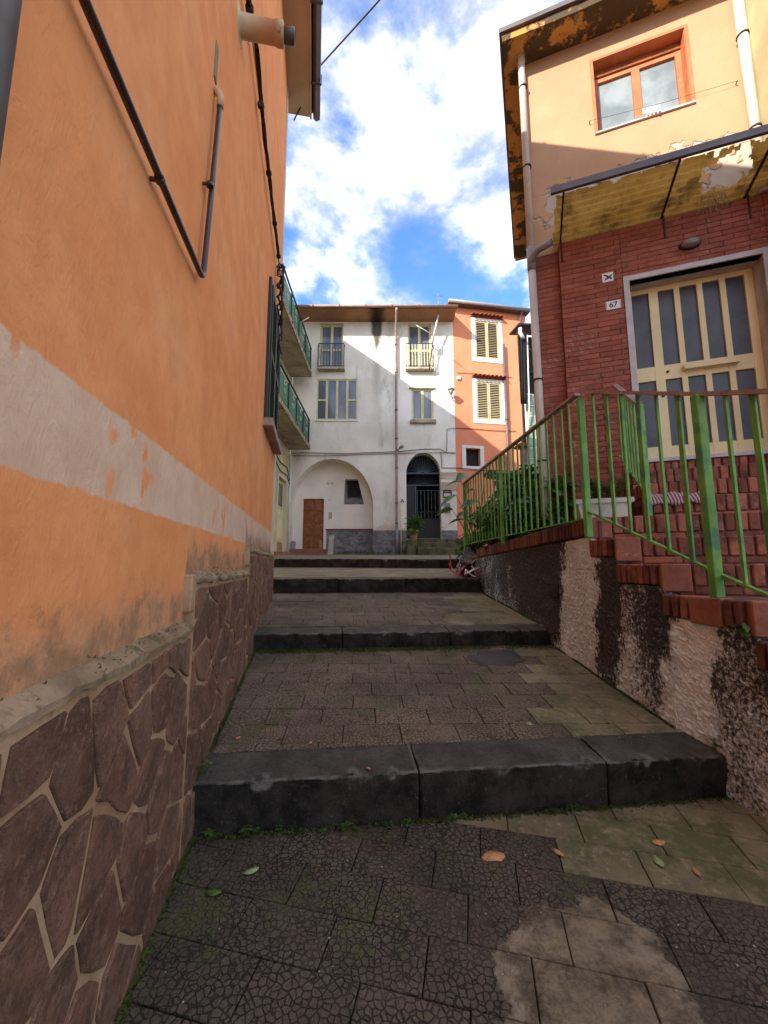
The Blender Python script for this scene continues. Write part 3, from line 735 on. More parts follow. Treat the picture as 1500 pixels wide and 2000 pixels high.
kerb(((-3.7, 8.53), (2.6, 8.66)), off(((-3.7, 8.53), (2.6, 8.66)), 0.24), Z5, Z4, [0, 0.3, 0.58, 0.82, 1.0], 4.0)

def patch(name, par, m, pts, zf, seed, lift=0.004):
    bm = nb(); n = 44; cx = sum(p[0] for p in pts)/len(pts); cy = sum(p[1] for p in pts)/len(pts)
    ring = []
    per = []
    for k in range(n):
        f = k/n*len(pts); i = int(f); p, q = pts[i], pts[(i+1) % len(pts)]; f -= i
        x, y = p[0]+(q[0]-p[0])*f, p[1]+(q[1]-p[1])*f
        w = mnoise.noise(Vector((x*9, y*9, seed)))*0.06+mnoise.noise(Vector((x*27, y*27, seed)))*0.035
        d = Vector((x-cx, y-cy)); d = d*(1+w/max(d.length, .05)); per.append((cx+d.x, cy+d.y))
    lo = [(x, y, zf(x, y)-0.006) for x, y in per]
    mid = [(cx+(x-cx)*0.97, cy+(y-cy)*0.97, zf(x, y)+lift) for x, y in per]
    a = [bm.verts.new(p) for p in lo]; b = [bm.verts.new(p) for p in mid]
    for k in range(n): bm.faces.new((a[k], a[(k+1)%n], b[(k+1)%n], b[k]))
    inner = [[bm.verts.new((cx+(x-cx)*s, cy+(y-cy)*s, zf(cx+(x-cx)*s, cy+(y-cy)*s)+lift+0.003+0.004*mnoise.noise(Vector((x*6*s, y*6*s, seed+2))))) for x, y in per] for s in (0.75, 0.5, 0.25)]
    rings = [b] + inner
    for r0, r1 in zip(rings, rings[1:]):
        for k in range(n): bm.faces.new((r0[k], r0[(k+1)%n], r1[(k+1)%n], r1[k])).smooth = True
    bm.faces.new(rings[-1])
    return obj(name, bm, m, par)
def gp(zf, pix):
    out = []
    for px, py in pix:
        d = ray(px, py); f0 = E - zf(0, 0); f1 = E + d.z - zf(d.x, d.y); t = f0/(f0-f1)
        out.append((d.x*t, d.y*t))
    return out
patch('asphalt_patch', tp2, M['patch_dark'], gp(Z2, [(905,1285),(940,1272),(1000,1272),(1030,1290),(1000,1302),(940,1302)]), Z2, 2.0, 0.003)
patch('cement_patch', tp3, M['tile_plain'], gp(Z3, [(862,1205),(885,1198),(935,1198),(955,1212),(920,1221),(880,1219)]), Z3, 3.0, 0.003)

# ================================================================== ORANGE HOUSE (left)
A_END = 5.50                                  # far corner, along the wall
oh = thing('orange_house', LF.P(2.5, -0.2, 0), 'orange plastered house with a beige painted band and brown stone cladding at its foot', 'house')
# window opening with green shutters near the far corner
wa0, wh0 = 4.20, 2.72; wa1, wh1 = 5.24, 4.32
ZT = 8.38
bm = nb()
# a fine grid of the wall gives the plaster its uneven surface
def gridface(bm, fr, a0, a1, h0, h1, st, amp, d=0.0, hole=None):
    na, nh = max(1, int((a1-a0)/st)), max(1, int((h1-h0)/st)); g = {}
    for i in range(na+1):
        for j in range(nh+1):
            a, h = a0+(a1-a0)*i/na, h0+(h1-h0)*j/nh
            e = 0.0 if (i in (0, na) or j in (0, nh)) else amp
            g[i,j] = bm.verts.new(fr.P(a, h, d + e*(mnoise.noise(Vector((a*1.7, h*1.7, 4)))+0.45*mnoise.noise(Vector((a*5, h*5, 9))))))
    for i in range(na):
        for j in range(nh): bm.faces.new((g[i,j], g[i+1,j], g[i+1,j+1], g[i,j+1])).smooth = True
gridface(bm, LF, -7.0, wa0, -0.8, ZT, 0.14, 0.008)
gridface(bm, LF, wa1, A_END, -0.8, ZT, 0.14, 0.003)
gridface(bm, LF, wa0, wa1, -0.8, wh0, 0.14, 0.004); gridface(bm, LF, wa0, wa1, wh1, ZT, 0.14, 0.004)
for p in (rect(wa0, wa1, wh0, wh1),):
    n = 4
    for i in range(4):
        (a0,h0),(a1,h1) = p[i], p[(i+1)%4]
        quad(bm, LF.P(a0,h0,0), LF.P(a1,h1,0), LF.P(a1,h1,-0.3), LF.P(a0,h0,-0.3))
# the other faces of the block
quad(bm, LF.P(A_END,-0.8,0), LF.P(A_END,-0.8,-6), LF.P(A_END,ZT,-6), LF.P(A_END,ZT,0))
quad(bm, LF.P(-7,-0.8,0), LF.P(-7,ZT,0), LF.P(-7,ZT,-6), LF.P(-7,-0.8,-6))
quad(bm, LF.P(-7,-0.8,-6), LF.P(-7,ZT,-6), LF.P(A_END,ZT,-6), LF.P(A_END,-0.8,-6))
quad(bm, LF.P(-7,ZT,0), LF.P(A_END,ZT,0), LF.P(A_END,ZT,-6), LF.P(-7,ZT,-6))
wall = obj('wall', bm, M['orange'], oh, recalc=False)
bm = nb(); fbox(bm, LF, A_END-0.16, A_END+0.012, 1.30, ZT-0.02, -0.10, 0.012); obj('corner_strip', bm, M['creamwall2'], oh)
bm = nb(); fbox(bm, LF, -6.9, A_END-0.17, 5.16, 5.24, -0.02, 0.018); obj('string_course', bm, M['creamwall2'], oh, 0.005)
# shutters
sh = nb(); fbox(sh, LF, wa0-0.05, wa0+0.02, wh0, wh1, -0.08, 0.03); fbox(sh, LF, wa1-0.02, wa1+0.05, wh0, wh1, -0.08, 0.03); fbox(sh, LF, wa0+0.02, wa1-0.02, wh1-0.04, wh1+0.04, -0.08, 0.03)
win = obj('window', sh, M['black_iron'], oh)
mid = (wa0+wa1)/2
for b0, b1 in ((wa0+0.022, mid-0.004), (mid+0.004, wa1-0.022)):
    s = nb()
    for q0, q1 in ((b0, b0+0.06), (b1-0.06, b1)): fbox(s, LF, q0, q1, wh0+0.01, wh1-0.045, 0.0, 0.045)
    for h0 in (wh0+0.01, (wh0+wh1)/2-0.04, wh1-0.125): fbox(s, LF, b0+0.06, b1-0.06, h0, h0+0.08, 0.003, 0.042)
    leaf = obj('shutter', s, M['green_dark'], win)
    n = 36
    for k in range(n):
        h = wh0+0.10+(wh1-wh0-0.23)*k/n
        if abs(h-(wh0+wh1)/2) < 0.07: continue
        s = nb(); prism(s, [LF.P(b0+0.06,h,0.006), LF.P(b0+0.06,h+0.006,0.006), LF.P(b0+0.06,h-0.030,0.044), LF.P(b0+0.06,h-0.036,0.044)],
                           [LF.P(b1-0.06,h,0.006), LF.P(b1-0.06,h+0.006,0.006), LF.P(b1-0.06,h-0.030,0.044), LF.P(b1-0.06,h-0.036,0.044)])
        obj('slat', s, M['green_dark'], win)
bm = nb(); fbox(bm, LF, wa0-0.08, wa1+0.03, wh0-0.09, wh0-0.003, -0.05, 0.10); obj('window_sill', bm, M['handrail'], oh, 0.006)

# stone cladding: mortar bed, crazy-paved stones, mortar cap; its top climbs in three steps
STEPS = [(-2.0, 1.86, 0.935), (1.86, 3.40, 1.140), (3.40, A_END, 1.325)]
bed = nb()
for a0, a1, ht in STEPS: fbox(bed, LF, a0, a1-0.001, -0.5, ht, -0.04, 0.030)
clad = obj('stone_cladding', bed, M['mortar'], oh)
def topz(a):
    for a0, a1, ht in STEPS:
        if a < a1: return ht
    return STEPS[-1][2]
def voronoi(seeds, bounds):
    out = []
    for i, p in enumerate(seeds):
        poly = list(bounds)
        near = sorted(range(len(seeds)), key=lambda k: (seeds[k][0]-p[0])**2+(seeds[k][1]-p[1])**2)[1:22]
        for k in near:
            q = seeds[k]; mx, my = (p[0]+q[0])/2, (p[1]+q[1])/2; dx, dy = q[0]-p[0], q[1]-p[1]
            poly = clip(poly, (mx, my), (mx-dy, my+dx))
            if len(poly) < 3: break
        out.append(poly)
    return out
rs = random.Random(21)
for a0, a1, ht in STEPS:
    a0 = max(a0, -0.6); seeds = []
    want = int((a1-a0)*(ht+0.35)/0.034); tries = 0
    while len(seeds) < want and tries < 6000:
        tries += 1; p = (rs.uniform(a0, a1), rs.uniform(-0.40, ht))
        if all(math.hypot((p[0]-q[0])*1.25, (p[1]-q[1])*0.80) > rs.uniform(0.10, 0.21) for q in seeds): seeds.append(p)
    for poly in voronoi(seeds, rect(a0+0.012, a1-0.03, -0.42, ht-0.035)):
        if len(poly) < 3: continue
        g = rs.uniform(0.0055, 0.012); q = shrink(poly, g)
        if len(q) < 3 or area(q) < 0.004: continue
        # round off and roughen the outline
        pts = []
        n = len(q)
        for i in range(n):
            p0, p1 = q[i], q[(i+1)%n]; l = math.hypot(p1[0]-p0[0], p1[1]-p0[1])
            k = max(2, int(l/0.07))
            for j in range(k):
                f = j/k if j else 0.06
                wv = mnoise.noise(Vector((p0[0]+(p1[0]-p0[0])*f, p0[1]+(p1[1]-p0[1])*f, 0))*23)*0.010
                nx, ny = -(p1[1]-p0[1])/max(l,1e-6), (p1[0]-p0[0])/max(l,1e-6)
                pts.append((p0[0]+(p1[0]-p0[0])*f+nx*wv, p0[1]+(p1[1]-p0[1])*f+ny*wv))
        cx = sum(p[0] for p in pts)/len(pts); cy = sum(p[1] for p in pts)/len(pts)
        th = rs.uniform(0.036, 0.041); tx, ty = rs.uniform(-.012,.012), rs.uniform(-.012,.012)
        s = nb()
        lo = [s.verts.new(LF.P(x, y, 0.012)) for x, y in pts]
        md = [s.verts.new(LF.P(x, y, th-0.0045+tx*(x-cx)+ty*(y-cy))) for x, y in pts]
        hi = [s.verts.new(LF.P(cx+(x-cx)*0.965, cy+(y-cy)*0.965, th+tx*(x-cx)+ty*(y-cy)+rs.uniform(-.0015,.0015))) for x, y in pts]
        m = len(pts)
        for r0, r1 in ((lo, md), (md, hi)):
            for k in range(m): s.faces.new((r0[k], r0[(k+1)%m], r1[(k+1)%m], r1[k]))
        s.faces.new(hi)
        obj('stone', s, M['stone'], clad)
for a0, a1, ht in STEPS:
    s = nb(); n = int((a1-a0)/0.035); prof = [(-0.01, 0.034), (0.022, 0.018), (0.044, -0.004), (0.043, -0.020), (0.028, -0.024), (-0.01,-0.024)]
    rows = []
    for i in range(n+1):
        a = a0+0.004+(a1-a0-0.008)*i/n
        rows.append([s.verts.new(LF.P(a, ht+h+mnoise.noise(Vector((a*9, h*30, 1)))*0.012+mnoise.noise(Vector((a*31, h*50, 7)))*0.006, d+mnoise.noise(Vector((a*13, d*60, 5)))*0.010 if d > 0 else d)) for d, h in prof])
    for r0, r1 in zip(rows, rows[1:]):
        for k in range(len(prof)): s.faces.new((r0[k], r0[(k+1)%len(prof)], r1[(k+1)%len(prof)], r1[k]))
    s.faces.new(rows[0]); s.faces.new(list(reversed(rows[-1])))
    obj('mortar_cap', s, M['cap'], oh)
# the plaster returns at each rise of the cladding
for a, h0, h1 in ((1.86, 0.97, 1.14), (3.40, 1.17, 1.325)):
    s = nb(); fbox(s, LF, a-0.055, a+0.006, h0+0.03, h1+0.02, -0.01, 0.034); obj('mortar_return', s, M['mortar'], oh, 0.006)
# a fillet of mortar along the foot of the wall is left to the moss below

# eaves: beige soffit, fascia, dark gutter with brackets
s = nb(); fbox(s, LF, -6.9, A_END+0.22, ZT-0.06, ZT-0.002, -0.06, 0.33); eave = obj('eave_soffit', s, M['beige'], oh)
s = nb(); fbox(s, LF, -6.9, A_END+0.24, ZT-0.075, ZT+0.14, 0.332, 0.36); obj('fascia', s, M['beige'], oh)
s = nb(); rows = []
prof = [(0.38,0.06),(0.382,-0.03),(0.43,-0.075),(0.49,-0.03),(0.495,0.06),(0.486,0.06),(0.48,-0.02),(0.43,-0.062),(0.39,-0.02),(0.389,0.06)]
for a in (-6.9, A_END+0.26): rows.append([s.verts.new(LF.P(a, ZT+h, d)) for d, h in prof])
for k in range(len(prof)): s.faces.new((rows[0][k], rows[0][(k+1)%len(prof)], rows[1][(k+1)%len(prof)], rows[1][k]))
s.faces.new(rows[0]); s.faces.new(list(reversed(rows[1]))); gut = obj('gutter', s, M['gutter'], oh)
for a in (0.9, 2.1, 3.2, 4.3, 5.2):
    s = nb(); fbox(s, LF, a, a+0.03, ZT-0.09, ZT-0.075, 0.35, 0.505); fbox(s, LF, a, a+0.03, ZT-0.075, ZT+0.08, 0.497, 0.509); obj('gutter_bracket', s, M['gutter'], gut)
s = nb(); prism(s, [LF.P(-7,ZT+0.065,0.43), LF.P(-7,ZT+0.11,0.43), LF.P(-7,ZT+1.1,-3), LF.P(-7,ZT+0.11,-6.3), LF.P(-7,ZT+0.003,-6.3), LF.P(-7,ZT+0.003,-0.1)],
                   [LF.P(A_END+.25,ZT+0.065,0.43), LF.P(A_END+.25,ZT+0.11,0.43), LF.P(A_END+.25,ZT+1.1,-3), LF.P(A_END+.25,ZT+0.11,-6.3), LF.P(A_END+.25,ZT+0.003,-6.3), LF.P(A_END+.25,ZT+0.003,-0.1)])
obj('roof', s, M['rooftile'], oh)

# brown gas pipe: along the wall, elbow, up to its beige sleeve
ae, he = LF.pix(397, 548, 0.032); at_, ht_ = LF.pix(430, 200, 0.032); an, hn = LF.pix(165, 0, 0.032)
pts = [LF.P(an-0.75, hn+0.0, 0.032)] + [LF.P(an+(ae-0.05-an)*f, hn+(he-hn)*f, 0.032) for f in (0, .5, 1)]
pts += [LF.P(ae-0.05+0.05*math.sin(q), he+0.05*(1-math.cos(q)), 0.032) for q in (0.4, 0.8, 1.2, 1.57)]
pts += [LF.P(ae+(at_-ae)*f, he+0.05+(ht_-0.05-he)*f, 0.032) for f in (0.5, 1)]
s = nb(); tube(s, pts, 0.0125, 12); gp_ = obj('gas_pipe', s, M['brown_pipe'], oh)
s = nb(); tube(s, [LF.P(at_, ht_-0.03, 0.032), LF.P(at_, ht_+0.03, 0.032), LF.P(at_, ht_+0.06, 0.015), LF.P(at_, ht_+0.07, -0.02)], [0.017, 0.018, 0.019, 0.019], 12); obj('pipe_sleeve', s, M['flue'], gp_)
s = nb(); fbox(s, LF, at_-0.025, at_+0.02, ht_+0.12, ht_+0.33, -0.01, 0.006); obj('cement_scar', s, M['oldgrey'], gp_, 0.002)
for a, h in (LF.pix(313, 352, 0.032), LF.pix(410, 360, 0.032)):
    s = nb(); lathe(s, LF.P(a, h, 0.032)-(Vector((0,0,0.012)) if h > he+0.2 else LF.r*0.012), Vector((0,0,1)) if h > he+0.2 else LF.r, [(0,0.013),(0.0,0.016),(0.018,0.016),(0.018,0.013)], 12)
    fbox(s, LF, a-0.005, a+0.005, h-0.005, h+0.005, -0.005, 0.028); obj('pipe_clip', s, M['brown_pipe'], gp_)
# grey downpipe at the very near end
a, h = LF.pix(-4, 0, 0.05)
s = nb(); tube(s, [LF.P(a, 0.9, 0.05), LF.P(a, ZT, 0.05)], 0.026, 16); dp = obj('downpipe', s, M['grey_pipe'], oh)
s = nb(); lathe(s, LF.P(a, 2.35, 0.05), (0,0,1), [(0,0.027),(0,0.031),(0.03,0.031),(0.03,0.027)], 16); fbox(s, LF, a-0.012, a+0.012, 2.36, 2.38, -0.01, 0.06); obj('pipe_clip', s, M['steel'], dp)
# boiler flue
a, h = LF.pix(468, 50, 0.0)
s = nb(); lathe(s, LF.P(a, h, -0.01), LF.n, [(0,0.105),(0.012,0.105),(0.016,0.075),(0.018,0.062),(0.235,0.060),(0.237,0.066),(0.285,0.066),(0.29,0.058)], 22); fl = obj('flue', s, M['flue'], oh)
s = nb(); lathe(s, LF.P(a, h, 0.275), LF.n, [(0,0.044),(0.07,0.046),(0.075,0.038),(0.03,0.036)], 18); obj('flue_tip', s, M['gutter'], fl)

# bundle of cables along the wall
rc = random.Random(5)
pl = [LF.pix(488, 0, 0.05), LF.pix(503, 90, 0.05), LF.pix(520, 280, 0.05), LF.pix(534, 400, 0.05), LF.pix(547, 515, 0.05)]
pl = [(pl[0][0]-2.6, pl[0][1]+0.02)] + pl
cb = thing('cable_bundle', LF.P(pl[-1][0], pl[-1][1], 0.04), 'bundle of dark brown cables tied along the orange wall', 'cable')
for k in range(4):
    s = nb(); ps = []
    for i in range(len(pl)-1):
        for f in range(9):
            f = f/9; a = pl[i][0]+(pl[i+1][0]-pl[i][0])*f; h = pl[i][1]+(pl[i+1][1]-pl[i][1])*f
            w = a*7.0 + k*1.57; am = 0.013 + (0.022 if k == 3 and a > 3.0 else 0.0)*(0.5+0.5*math.sin(a*9))
            ps.append(LF.P(a, h+am*math.sin(w), 0.042+0.011*math.cos(w)))
    tube(s, ps, [0.009, 0.008, 0.007, 0.004][k], 7); obj('cable', s, M['cable'], cb)
for a in (2.3, 2.9, 3.5, 4.1, 4.6):
    h = pl[2][1]; s = nb(); lathe(s, LF.P(a, pl[1][1]+(pl[-1][1]-pl[1][1])*max(0,(a-pl[1][0]))/(pl[-1][0]-pl[1][0]), 0.042), LF.r, [(0,0.02),(0,0.027),(0.03,0.027),(0.03,0.02)], 10); obj('cable_tie', s, M['cable'], cb)
a0, h0 = pl[-1]
for k in range(7):   # the tangle where the bundle leaves the corner
    s = nb(); ph = rc.uniform(0, 6); ln = rc.uniform(0.35, 1.1)
    ps = [LF.P(a0+0.02*k*math.sin(q*0.8+ph)+0.05*q*0.2, h0-0.01-ln*q/9+0.07*math.sin(q*1.7+ph), 0.06+0.04*math.sin(q*1.3+ph)) for q in range(10)]
    tube(s, ps, rc.uniform(0.006, 0.012), 7); obj('cable_loop', s, M['cable'], cb)

# the wire from the eave across the sky
p0 = LF.P(LF.pix(578, 186, 0.1)[0], ZT-0.12, 0.08)
p1 = onY(622, 132, 5.2); p1.z = max(p1.z, ZT+0.1); p2 = onY(735, -8, 4.6)
dirw = (p2-p1); p3 = p1+dirw*6; s = nb()
ps = [p0, p0.lerp(p1, 0.6)+Vector((0.0,0,-0.04)), p1] + [p1.lerp(p3, f)+Vector((0,0,-0.25*math.sin(f*math.pi))) for f in (0.08, 0.16, 0.3, 0.45, 0.6, 0.8, 1.0)]
tube(s, ps, 0.011, 6); tag(obj('overhead_wire', s, M['cable']), 'thin overhead wire leaving the gutter of the orange house into the sky', 'wire')

# ================================================================== WHITE BUILDING (end of the alley)
wb = thing('white_building', (0, 16.0, 1.6), 'stained white plastered building with two arches and a brown eave', 'house')
wp = WF.pix
aL = -3.75; aR = wp(888, 800)[0]; hT = 11.35
def prect(fr, x0, y0, x1, y1, d=0.0):
    a0, h1 = fr.pix(x0, y0, d); a1, _ = fr.pix(x1, (y0+y1)/2, d); _, h0 = fr.pix(x0, y1, d); a0b, _ = fr.pix(x0, (y0+y1)/2, d)
    return a0b, a1, h0, h1
w1 = prect(WF, 625, 632, 670, 716); w2 = prect(WF, 797, 632, 842, 718); w3 = prect(WF, 618, 740, 698, 820); w4 = prect(WF, 804, 760, 846, 820)
n0, n1 = wp(566, 1000)[0], wp(729, 1000)[0]; nt = wp(650, 896)[1]; ns = wp(650, 992)[1]; GB = 1.45
arch1 = arch(n0, n1, GB, ns, nt, 18)
g0, g1 = wp(794, 1000)[0], wp(862, 1000)[0]; gt = wp(828, 884)[1]; gs = wp(828, 925)[1]; gb = wp(828, 1052)[1]
arch2 = arch(g0, g1, gb, gs, gt, 16)
bm = nb()
face_holes(bm, WF, rect(aL, aR, 1.2, hT), [(rect(*w1), .22), (rect(*w2), .22), (rect(*w3), .12), (rect(*w4), .12), (arch1, 0.62), (arch2, 0.45)])
quad(bm, WF.P(aR,1.2,0), WF.P(aR,1.2,-5), WF.P(aR,hT,-5), WF.P(aR,hT,0))
quad(bm, WF.P(aL,1.2,-5), WF.P(aL,hT,-5), WF.P(aR,hT,-5), WF.P(aR,1.2,-5))
quad(bm, WF.P(aL,hT,0), WF.P(aR,hT,0), WF.P(aR,hT,-5), WF.P(aL,hT,-5))
obj('wall', bm, M['white'], wb)
# deep vaulted porch: back wall with door and skewed window niche
DB = -0.62
bm = nb(); dr = prect(WF, 591, 974, 632, 1073, DB); nc = [WF.pix(px, py, DB) for px, py in ((671, 985), (711, 985), (699, 936), (674, 936))]
face_holes(bm, WF, rect(n0-0.05, n1+0.05, GB, nt+0.05), [(rect(*dr), .10), (nc, .30)], DB)
porch = obj('porch_wall', bm, M['niche'], wb)
bm = nb(); fbox(bm, WF, nc[0][0]-0.1, nc[1][0]+0.1, nc[0][1]-0.1, nc[2][1]+0.1, DB-0.36, DB-0.302); obj('niche_back', bm, M['greystone'], porch)
nw = prect(WF, 682, 942, 702, 968, DB-0.28); bm = nb()
for q in ((nw[0]-.07, nw[0], nw[2]-.07, nw[3]+.07), (nw[1], nw[1]+.07, nw[2]-.07, nw[3]+.07), (nw[0], nw[1], nw[2]-.07, nw[2]), (nw[0], nw[1], nw[3], nw[3]+.07)): fbox(bm, WF, *q, DB-0.30, DB-0.25)
win = obj('window', bm, M['steel'], wb)
bm = nb(); fbox(bm, WF, nw[0], nw[1], nw[2], nw[3], DB-0.299, DB-0.285); obj('pane', bm, M['dark'], win)
# panelled brown door
bm = nb(); fbox(bm, WF, dr[0], dr[1], dr[2], dr[3], DB-0.14, DB-0.09); door = obj('door', bm, M['door_wood'], wb)
for i in range(2):
    for j in range(4):
        a0 = dr[0]+0.07+i*(dr[1]-dr[0]-0.04)/2; a1 = a0+(dr[1]-dr[0]-0.22)/2; h0 = dr[2]+0.08+j*(dr[3]-dr[2]-0.06)/4; h1 = h0+(dr[3]-dr[2])/4-0.10
        bm = nb(); fbox(bm, WF, a0, a1, h0, h1, DB-0.092, DB-0.068); obj('door_panel', bm, M['door_wood'], door, 0.012)
bm = nb(); lathe(bm, WF.P(dr[1]-0.09, (dr[2]+dr[3])/2-0.05, DB-0.09), WF.n, [(0,.02),(.03,.015),(.04,.03),(.07,.028)], 10); obj('door_knob', bm, M['flue'], door)
bm = nb(); fbox(bm, WF, n0+0.02, dr[1]+0.12, 1.52, dr[2]-0.005, DB, -0.05); obj('doorstep', bm, M['quarry'], wb, 0.01)
# grey painted plinth, red line
pz = wp(760, 1036)[1]; pzb = WF.pix(680, 1036, DB)[1]
bm = nb(); fbox(bm, WF, dr[1]+0.125, n1-0.003, 1.45, pzb, DB, DB+0.03); obj('plinth', bm, M['greystone'], wb)
bm = nb(); fbox(bm, WF, dr[1]+0.10, n1-0.004, pzb+0.003, pzb+0.06, DB, DB+0.04); obj('red_line', bm, M['redline'], wb)
bm = nb(); fbox(bm, WF, n1+0.003, g0-0.003, 1.45, pz, -0.02, 0.03); obj('plinth', bm, M['greystone'], wb)
bm = nb(); fbox(bm, WF, n1-0.03, n1-0.003, 1.45, pz-0.02, DB+0.03, -0.02); obj('plinth', bm, M['greystone'], wb)
bm = nb(); fbox(bm, WF, g1+0.003, aR+0.003, 1.45, wp(870, 1036)[1], -0.02, 0.03); obj('plinth', bm, M['greystone'], wb)
# two air bricks, bell panel, faded number
for px in (641, 649):
    a, h = WF.pix(px, 944, DB); bm = nb(); fbox(bm, WF, a-.06, a+.06, h-.06, h+.06, DB-0.01, DB+0.012); obj('air_vent', bm, M['creamwall2'], porch, 0.008)
a, h = WF.pix(645, 1007, DB); bm = nb(); fbox(bm, WF, a-.06, a+.06, h-.13, h+.13, DB, DB+0.035); ic = obj('intercom', bm, M['grey_pipe'], wb, 0.01)
for k in range(3):
    bm = nb(); fbox(bm, WF, a-.03, a+.03, h-.09+k*.07, h-.05+k*.07, DB+0.03, DB+0.042); obj('button', bm, M['plate'], ic)
a, h = WF.pix(644, 976, DB); bm = nb(); fbox(bm, WF, a-.075, a+.075, h-.05, h+.05, DB-0.005, DB+0.012); obj('number_tile', bm, M['trimwhite'], porch, 0.004)
# dark passage behind the second arch, with its iron gate
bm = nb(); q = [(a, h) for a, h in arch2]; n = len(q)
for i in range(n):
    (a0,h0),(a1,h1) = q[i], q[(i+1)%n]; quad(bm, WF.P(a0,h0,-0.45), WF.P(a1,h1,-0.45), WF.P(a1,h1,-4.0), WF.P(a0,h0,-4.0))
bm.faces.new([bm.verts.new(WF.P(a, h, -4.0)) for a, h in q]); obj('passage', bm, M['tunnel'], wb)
gate = thing('iron_gate', WF.P((g0+g1)/2, gb, -0.3), 'dark iron gate with a fan of rays under the smaller arch', 'gate')
GD = -0.32
hb1 = WF.pix(828, 925, GD)[1]; hb2 = WF.pix(828, 948, GD)[1]; hb3 = WF.pix(828, 997, GD)[1]; gm = WF.pix(812, 1000, GD)[0]
bm = nb()
for h in (hb1, hb2): bar(bm, WF.P(g0,h,GD), WF.P(g1,h,GD), 0.03, 0.05)
bar(bm, WF.P(gm, gb+0.02, GD), WF.P(gm, hb2, GD), 0.05, 0.05, WF.n)
obj('gate_frame', bm, M['teal_iron'], gate)
gc = (g0+g1)/2; gw = (g1-g0)/2
for k in range(17):
    an = math.pi*(k+0.5)/17
    bm = nb(); bar(bm, WF.P(gc+0.12*math.cos(an), hb1+0.06*math.sin(an), GD), WF.P(gc+(gw-0.01)*math.cos(an), hb1+(gt-hb1-0.02)*math.sin(an), GD), 0.02, 0.02, WF.n); obj('fan_ray', bm, M['teal_iron'], gate)
for k in range(15):
    an = math.pi*(k+0.5)/15
    bm = nb(); bar(bm, WF.P(gc, hb2+0.02, GD+0.01), WF.P(gc+gw*0.98*math.cos(an), hb2+(hb1-hb2-0.03)*math.sin(an), GD+0.01), 0.016, 0.016, WF.n); obj('fan_ray', bm, M['black_iron'], gate)
hr = [WF.pix(828, py, GD)[1] for py in (958, 1000, 1014)]
bm = nb()
for h in hr: bar(bm, WF.P(gm+0.03,h,GD), WF.P(g1-0.02,h,GD), 0.03, 0.035)
obj('cross_rails', bm, M['black_iron'], gate)
bm = nb(); fbox(bm, WF, gm+0.03, g1-0.02, gb+0.03, hr[2]-0.02, GD-0.012, GD-0.002); leafg = obj('gate_leaf', bm, M['black_iron'], gate)
for k in range(7):
    a = gm+0.07+(g1-gm-0.12)*k/6; bm = nb(); bar(bm, WF.P(a, hr[2], GD), WF.P(a, hr[0], GD), 0.024, 0.024, WF.n); obj('bar', bm, M['teal_iron'], gate)
bm = nb(); fbox(bm, WF, g0+0.005, gm-0.03, gb+0.03, hb2-0.03, GD-0.03, GD-0.012); obj('side_panel', bm, M['black_iron'], gate)
# mossy steps up to the gate
st = thing('gate_steps', (g0+0.8, 15.4, 1.6), 'three mossy dark stone steps climbing to the iron gate', 'steps')
zg = [1.58, 1.58+(gb-1.58)*0.38, 1.58+(gb-1.58)*0.70, gb-0.012]
for k in range(3):
    bm = nb(); x0 = g0+0.32; x1 = g1+1.3-0.1*k
    hexa(bm, [(x0,14.75+k*.40,1.35),(x1,14.95+k*.35,1.35),(x1,14.95+k*.35,zg[k+1]),(x0,14.75+k*.40,zg[k+1]),(x0,15.96,1.35),(x1,15.96,1.35),(x1,15.96,zg[k+1]),(x0,15.96,zg[k+1])] if False else
         [(x0,14.75+k*.40,1.35+k*.004),(x1,14.95+k*.35,1.35+k*.004),(x1,14.95+k*.35,zg[k+1]),(x0,14.75+k*.40,zg[k+1]),(x0,15.17+k*.40,1.35+k*.004),(x1,15.32+k*.35,1.35+k*.004),(x1,15.32+k*.35,zg[k+1]),(x0,15.17+k*.40,zg[k+1])])
    obj('step', bm, M['mossstep'], st, 0.02)
bm = nb(); box(bm, g0-0.05, g0+0.30, 14.85, 15.95, 1.40, 2.15); obj('side_wall', bm, M['mossstep'], st, 0.04)
# windows
def frame_rect(bm, fr, a0, a1, h0, h1, w, d0, d1):
    fbox(bm, fr, a0, a0+w, h0, h1, d0, d1); fbox(bm, fr, a1-w, a1, h0, h1, d0, d1)
    fbox(bm, fr, a0+w, a1-w, h0, h0+w, d0, d1-0.002); fbox(bm, fr, a0+w, a1-w, h1-w, h1, d0, d1-0.002)
def glazed(par, fr, r, cols, rows_at, w, d, mf, mg, split=None):
    """a window: frame with mullions and one pane in every light; cols are fractions, rows_at maps column -> transom heights"""
    a0, a1, h0, h1 = r; bm = nb(); frame_rect(bm, fr, a0, a1, h0, h1, w, d-0.03, d+0.03)
    xs = [a0+w] + [a0+(a1-a0)*c for c in cols] + [a1-w]; cells = []
    for c in xs[1:-1]: fbox(bm, fr, c-w*0.75, c+w*0.75, h0+w, h1-w, d-0.028, d+0.026)
    for k in range(len(xs)-1):
        p0 = xs[k]+(w*0.75 if k else 0); p1 = xs[k+1]-(w*0.75 if k < len(xs)-2 else 0)
        hs = [h0+w] + [h0+(h1-h0)*f for f in rows_at.get(k, [])] + [h1-w]
        for h in hs[1:-1]: fbox(bm, fr, p0, p1, h-w*0.55, h+w*0.55, d-0.026, d+0.022)
        for j in range(len(hs)-1): cells.append((p0, p1, hs[j]+(w*0.55 if j else 0), hs[j+1]-(w*0.55 if j < len(hs)-2 else 0)))
    win = obj('window', bm, mf, par)
    for c in cells:
        bm = nb(); fbox(bm, fr, *c, d-0.012, d-0.004); obj('pane', bm, mg, win)
    return win
